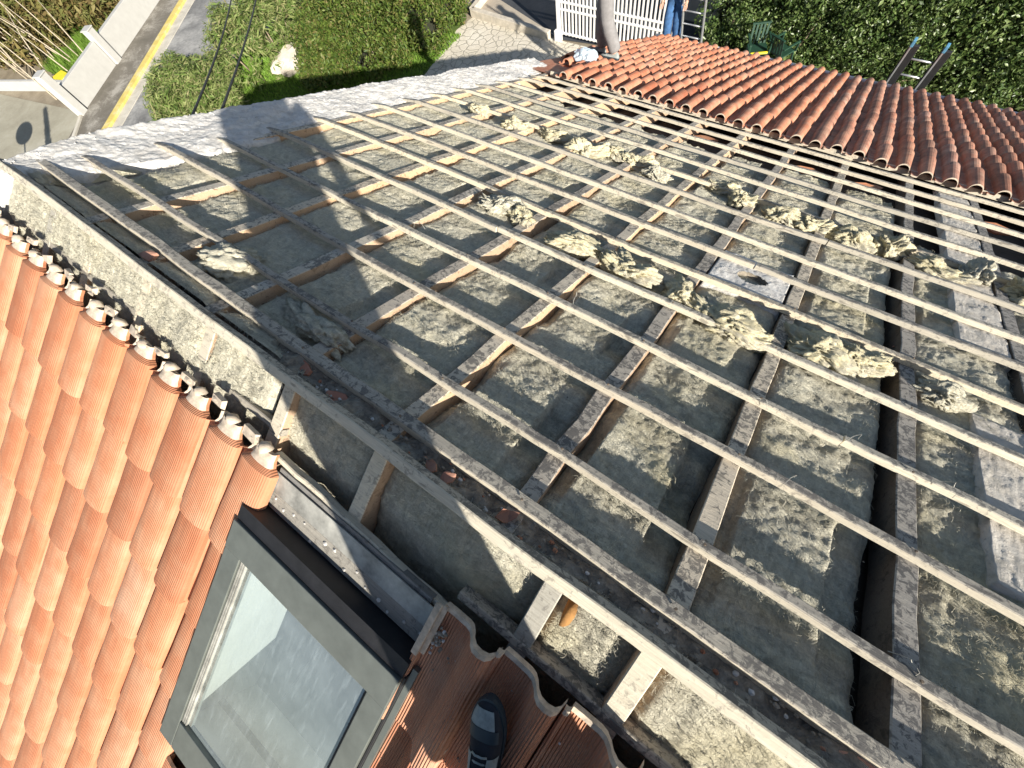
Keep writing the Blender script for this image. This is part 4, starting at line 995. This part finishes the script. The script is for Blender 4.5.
mb = MB(); mb.box((0,-.22,.46), (.44,.07,.05)); c_ = mb.build('seat_cushion', M['yellow'], o, bevel=.03)
mb = MB(); mb.box((-2.5,13.6,GZ+.21), (2.4,1.0,.42)); o = mb.build('garden_step', M['concrete'], None, bevel=.02); tag(o, 'raised grey concrete step under the green chairs', 'step')
# sign and slim tree, guessed and added unseen to throw the driveway shadows
o = empty('shadow_sign', (-22.0,-1.68,GZ), label='added unseen round sign on a grey post, casting a driveway shadow', cat='sign')
mb = MB(); mb.tube([(0,0,0),(0,0,2.45)], .03, 10); mb.build('pole', M['alu'], o, smooth=True)
mb = MB(); Rs = Matrix.Rotation(math.atan2(-.436,.9), 3, 'Z') @ Matrix.Rotation(PI/2, 3, 'Y')
n_ = 32; vs = [Rs @ Vector((.38*math.cos(2*PI*i/n_), .38*math.sin(2*PI*i/n_), z)) + V3(0,0,2.75) for z in (-.012,.012) for i in range(n_)]
mb.add(vs, [tuple(range(n_)), tuple(range(n_,2*n_))[::-1]] + [(i,(i+1)%n_,n_+(i+1)%n_,n_+i) for i in range(n_)]); mb.build('disc', M['whitem'], o)
o = empty('shadow_tree', (-19.8,-1.62,GZ), label='added unseen very slim tree casting a driveway shadow', cat='tree')
mb = MB(); mb.tube([(0,0,0),(0,0,4.2)], [.06,.02], 8); mb.build('trunk', M['bark'], o, smooth=True)
cyp = o
# ---------------------------------------------------------------- foliage
def leaves(name, pos, nrm, size, mat, parent=None, aspect=1.9, loc=None, jitter=.7):
    """one folded leaf (two quads) per position; numpy arrays"""
    n = len(pos); r = RNG; size = size*r.choice([.55,.8,1.,1.35], n)
    d = nrm + r.normal(0, jitter, (n,3)); d /= np.linalg.norm(d, axis=1)[:,None]+1e-9
    a = np.cross(d, r.normal(0,1,(n,3))); a /= np.linalg.norm(a, axis=1)[:,None]+1e-9; b = np.cross(d, a)
    s = (size*r.uniform(.6,1.35,n))[:,None]
    P = np.stack([pos - a*s*aspect/2, pos + b*s*.36 + d*s*.10, pos + a*s*aspect/2, pos - b*s*.36 + d*s*.10], 1).reshape(-1,3)
    me = bpy.data.meshes.new(name); me.vertices.add(4*n); me.vertices.foreach_set('co', P.astype(np.float32).ravel())
    # two triangles sharing the midrib
    idx = (np.arange(n)*4)[:,None] + np.array([0,1,2,0,2,3])[None]; me.loops.add(6*n); me.loops.foreach_set('vertex_index', idx.ravel().astype(np.int32))
    me.polygons.add(2*n); me.polygons.foreach_set('loop_start', (np.arange(2*n)*3).astype(np.int32)); me.polygons.foreach_set('loop_total', np.full(2*n,3,np.int32))
    me.materials.append(mat); me.update(calc_edges=True); me.validate()
    o = bpy.data.objects.new(name, me); C.objects.link(o)
    if parent: o.parent = parent
    elif loc is not None: o.location = loc
    return o
def clump_points(clumps, n):
    """points near the surfaces of many small lumps; clumps: list of (cx,cy,cz,r)"""
    cl = np.array(clumps); w = cl[:,3]**2; k = RNG.choice(len(cl), n, p=w/w.sum())
    d = RNG.normal(0,1,(n,3)); d /= np.linalg.norm(d,axis=1)[:,None]
    rr = cl[k,3][:,None]*(.55+.5*RNG.random((n,1))**.6); return cl[k,:3]+d*rr, d
def hedge_box(x0,x1,y0,y1,z1,cl_r,nc,lump=.25):
    out = []
    for i in range(nc):
        x = random.uniform(x0,x1); f = random.random()
        if f < .62: y = y0 + random.uniform(0,.25)+.18*noise.noise(Vector((x*.9, 3, 3))); z = random.uniform(.1, z1)
        elif f < .93: y = random.uniform(y0, y1); z = z1 - random.uniform(0,.25)
        else: y = random.uniform(y0,y1); z = random.uniform(.2,z1)
        z += lump*noise.noise(Vector((x*.8,y*.8,5)))
        out.append((x,y,z,cl_r*random.uniform(.6,1.4)))
    return out
def bush(name, label, cat, loc, clumps, n, size, mat, group=None, aspect=1.9, stems=4, upn=.5, core=None):
    o = empty(name, loc, label=label, cat=cat, group=group)
    pos, d = clump_points(clumps, n); pos[:,2] = np.maximum(pos[:,2], .03); d = d*.6; d[:,2] += upn
    leaves('foliage', pos, d, size, mat, o, aspect)
    cl = np.array(clumps)
    for i in range(min(stems, 12)):
        mb = MB(); c = cl[random.randrange(len(cl))]; b = (c[0]*.8+.0, c[1]*.8, 0); mb.tube([b, ((b[0]+c[0])/2+.05, (b[1]+c[1])/2, c[2]*.5), (c[0],c[1],c[2])], [.035,.025,.01], 6)
        mb.build('stem', M['bark'], o, smooth=True)
    if core:
        mb = MB(); x0,x1,y0,y1,z1 = core; mb.box(((x0+x1)/2,(y0+y1)/2,z1/2), (x1-x0,y1-y0,z1)); mb.build('inner_twigs', simple_dark, o)
    return o
simple_dark = simple('inner_twigs', (.020,.022,.012), 1, .4, 10, .6, .05, 0, 12)
def rel(cl, loc): return [(a-loc[0], b-loc[1], c, r) for a,b,c,r in cl]
# dark laurel hedge along the back
hx = hedge_box(0,14.5,0,2.2,3.0,.30,1500,.35)
bush('hedge', 'tall glossy dark green laurel hedge behind the eave', 'hedge', (-4.45,14.35,GZ), hx, 190000, .058, M['laurel'], aspect=1.55, core=(.2,14.3,.28,2.0,2.75), stems=20)
# left garden hedge: two rounded bushes
def dome(cx, cy, rx, ry, h, r, n, sq=2.6):
    out = []
    for i in range(n):
        a = random.uniform(0,2*PI); t = random.random()**.5
        x = math.cos(a)*t; y = math.sin(a)*t; z = h*(1-abs(t)**sq)**.6*random.uniform(.55,1)
        out.append((cx+x*rx, cy+y*ry, z+.1, r*random.uniform(.6,1.4)))
    return out
bush('hedge', 'large rounded green garden hedge left of the patio', 'hedge', (-16.2,11.2,GZ), rel(dome(-15.7,10.7,1.9,2.8,2.1,.28,400), (-16.2,11.2)), 70000, .055, M['hedge'], 'green bushes beside the patio', stems=8, core=(-1.3,1.4,-1.5,1.5,1.1))
bush('shrub', 'smaller green bush next to the patio corner', 'shrub', (-13.75,12.3,GZ), rel(dome(-13.75,12.0,1.0,2.0,1.9,.24,190), (-13.75,12.3)), 26000, .055, M['hedge'], 'green bushes beside the patio', stems=5, core=(-.5,.5,-1.0,1.0,1.1))
bush('shrub', 'pale feathery shrub beside the road at the roof edge', 'shrub', (-19.3,5.2,GZ), rel(dome(-19.6,5.3,1.8,1.5,1.5,.27,150,3), (-19.3,5.2)), 22000, .05, M['feather'], aspect=4.5, stems=14, upn=1.2)
bush('shrub', 'yellow-green wispy shrub between the road and the pale rock', 'shrub', (-19.3,8.9,GZ), rel(dome(-19.4,8.9,1.5,2.4,1.8,.28,170,3), (-19.3,8.9)), 20000, .05, M['feather'], aspect=4., stems=14, upn=1.)
bush('shrub', 'tangled brown and green scrub behind the white wall at the far left', 'shrub', (-35.0,7.3,GZ), rel(dome(-34.5,8.0,6.5,6.0,2.2,.5,420,3), (-33.5,7.5)), 36000, .13, M['wild'], aspect=3., stems=30, upn=.8, core=(-4,3,-3,3,.9))
pos, d = clump_points([(0,0,z/10, .10+.10*(1-z/42)) for z in range(3,42)], 5000); leaves('crown', pos, d, .05, M['laurel'], cyp, 2.5)
# bare reeds over the scrub
mb = MB()
for i in range(26):
    a = Vector((random.uniform(-3,3.5), random.uniform(-2.5,0), .2)); b = a + V3(random.uniform(-2.5,-.6), random.uniform(-.8,1.2), random.uniform(1.6,3.))
    mb.tube([a, (a+b)/2+V3(0,0,.15), b], [.03,.022,.008], 5)
o = mb.build('dry_reeds', M['branch'], None, smooth=True); o.location = (-30.6,5.3,GZ); tag(o, 'bare pale reed stems leaning over the scrub behind the white wall', 'reeds')
# grass
def grass(name, poly_fn, n, h, loc):
    pos = np.array(poly_fn(n)); m = len(pos); a = RNG.uniform(0,2*PI,m); w = .02
    lean = RNG.normal(0,.4,(m,2))*h; hh = h*RNG.uniform(.5,1.4,m)
    P = np.stack([pos+np.stack([np.cos(a)*w,np.sin(a)*w,0*a],1), pos-np.stack([np.cos(a)*w,np.sin(a)*w,0*a],1), pos+np.stack([lean[:,0],lean[:,1],hh],1)],1).reshape(-1,3)
    me = bpy.data.meshes.new(name); me.vertices.add(3*m); me.vertices.foreach_set('co', P.astype(np.float32).ravel()); me.loops.add(3*m); me.loops.foreach_set('vertex_index', np.arange(3*m,dtype=np.int32))
    me.polygons.add(m); me.polygons.foreach_set('loop_start', (np.arange(m)*3).astype(np.int32)); me.polygons.foreach_set('loop_total', np.full(m,3,np.int32)); me.materials.append(M['grassm']); me.update(calc_edges=True); me.validate()
    o = bpy.data.objects.new(name, me); C.objects.link(o); o.location = loc; o['kind'] = 'stuff'; return o
def gp(n):
    out = []
    while len(out) < n:
        x = random.uniform(-21,-12.1); y = random.uniform(3.2,12.5)
        if y < 3.4 + (x+21)*-.0 or y > 13: continue
        if x > -12.5+.1*noise.noise(Vector((x,y,0))) : continue
        out.append((x,y,0))
    return out
grass('grass', gp, 60000, .09, (0,0,GZ+.005))
grass('grass', lambda n: [(lambda y: (-25.47-.531*(y-2.95)-random.uniform(.45,4.5), y, 0))(random.uniform(3.9,9.5)) for _ in range(n)], 22000, .28, (0,0,GZ))
# pale rock
bm = bmesh.new(); bmesh.ops.create_icosphere(bm, subdivisions=3, radius=1)
vs = [Vector((v.co.x*.38, v.co.y*.95, v.co.z*.35))*(1+.6*noise.noise(v.co*1.6)) for v in bm.verts]; fs = [tuple(v.index for v in f_.verts) for f_ in bm.faces]; bm.free()
o = mesh('rock', vs, fs, M['stone'], None, False); o.location = (-17.75,8.9,GZ+.35); tag(o, 'pale rough rock between the wispy shrub and the round hedge', 'rock')
# overhead cables with their bracket
for k, (x0, y0, x1, y1, lab) in enumerate(((162,122,245,0,'left one of two black overhead cables leaving the white roof edge'),(186,119,265,6,'right one of two black overhead cables leaving the white roof edge'))):
    st = (V3(-4.02,.74+k*.3,-.62-.08*k)); en = V3(-24, 12.8+k*1.6, -5.2)
    mb = MB(); pts = [st.lerp(en, t) - V3(0,0,.5*4*t*(1-t)) - st for t in np.linspace(0,1,24)]
    mb.tube(pts, .011, 6); o = mb.build('overhead_cable', M['cable'], None, smooth=True); o.location = st; tag(o, lab, 'cable', 'overhead cables')
# ---------------------------------------------------------------- light
w = bpy.data.worlds.new('World'); S.world = w; w.use_nodes = True; t = w.node_tree
SUN = V3(.9, -.436, .462).normalized(); el = math.asin(SUN.z)
sk = t.nodes.new('ShaderNodeTexSky'); sk.sky_type = 'NISHITA'; sk.sun_disc = False; sk.sun_elevation = el; sk.sun_rotation = math.atan2(SUN.x, SUN.y)
t.links.new(sk.outputs[0], t.nodes['Background'].inputs[0]); t.nodes['Background'].inputs[1].default_value = .058
sd = bpy.data.lights.new('sun', 'SUN'); sd.energy = 5.; sd.angle = math.radians(.55); sd.color = (1,.935,.83)
so = bpy.data.objects.new('sun', sd); C.objects.link(so); so.rotation_euler = SUN.to_track_quat('Z','Y').to_euler(); so.location = (0,0,20)
S.view_settings.view_transform = 'Standard'; S.view_settings.look = 'None'; S.view_settings.gamma = 1; S.view_settings.exposure = 1.02
S.render.engine = 'CYCLES'
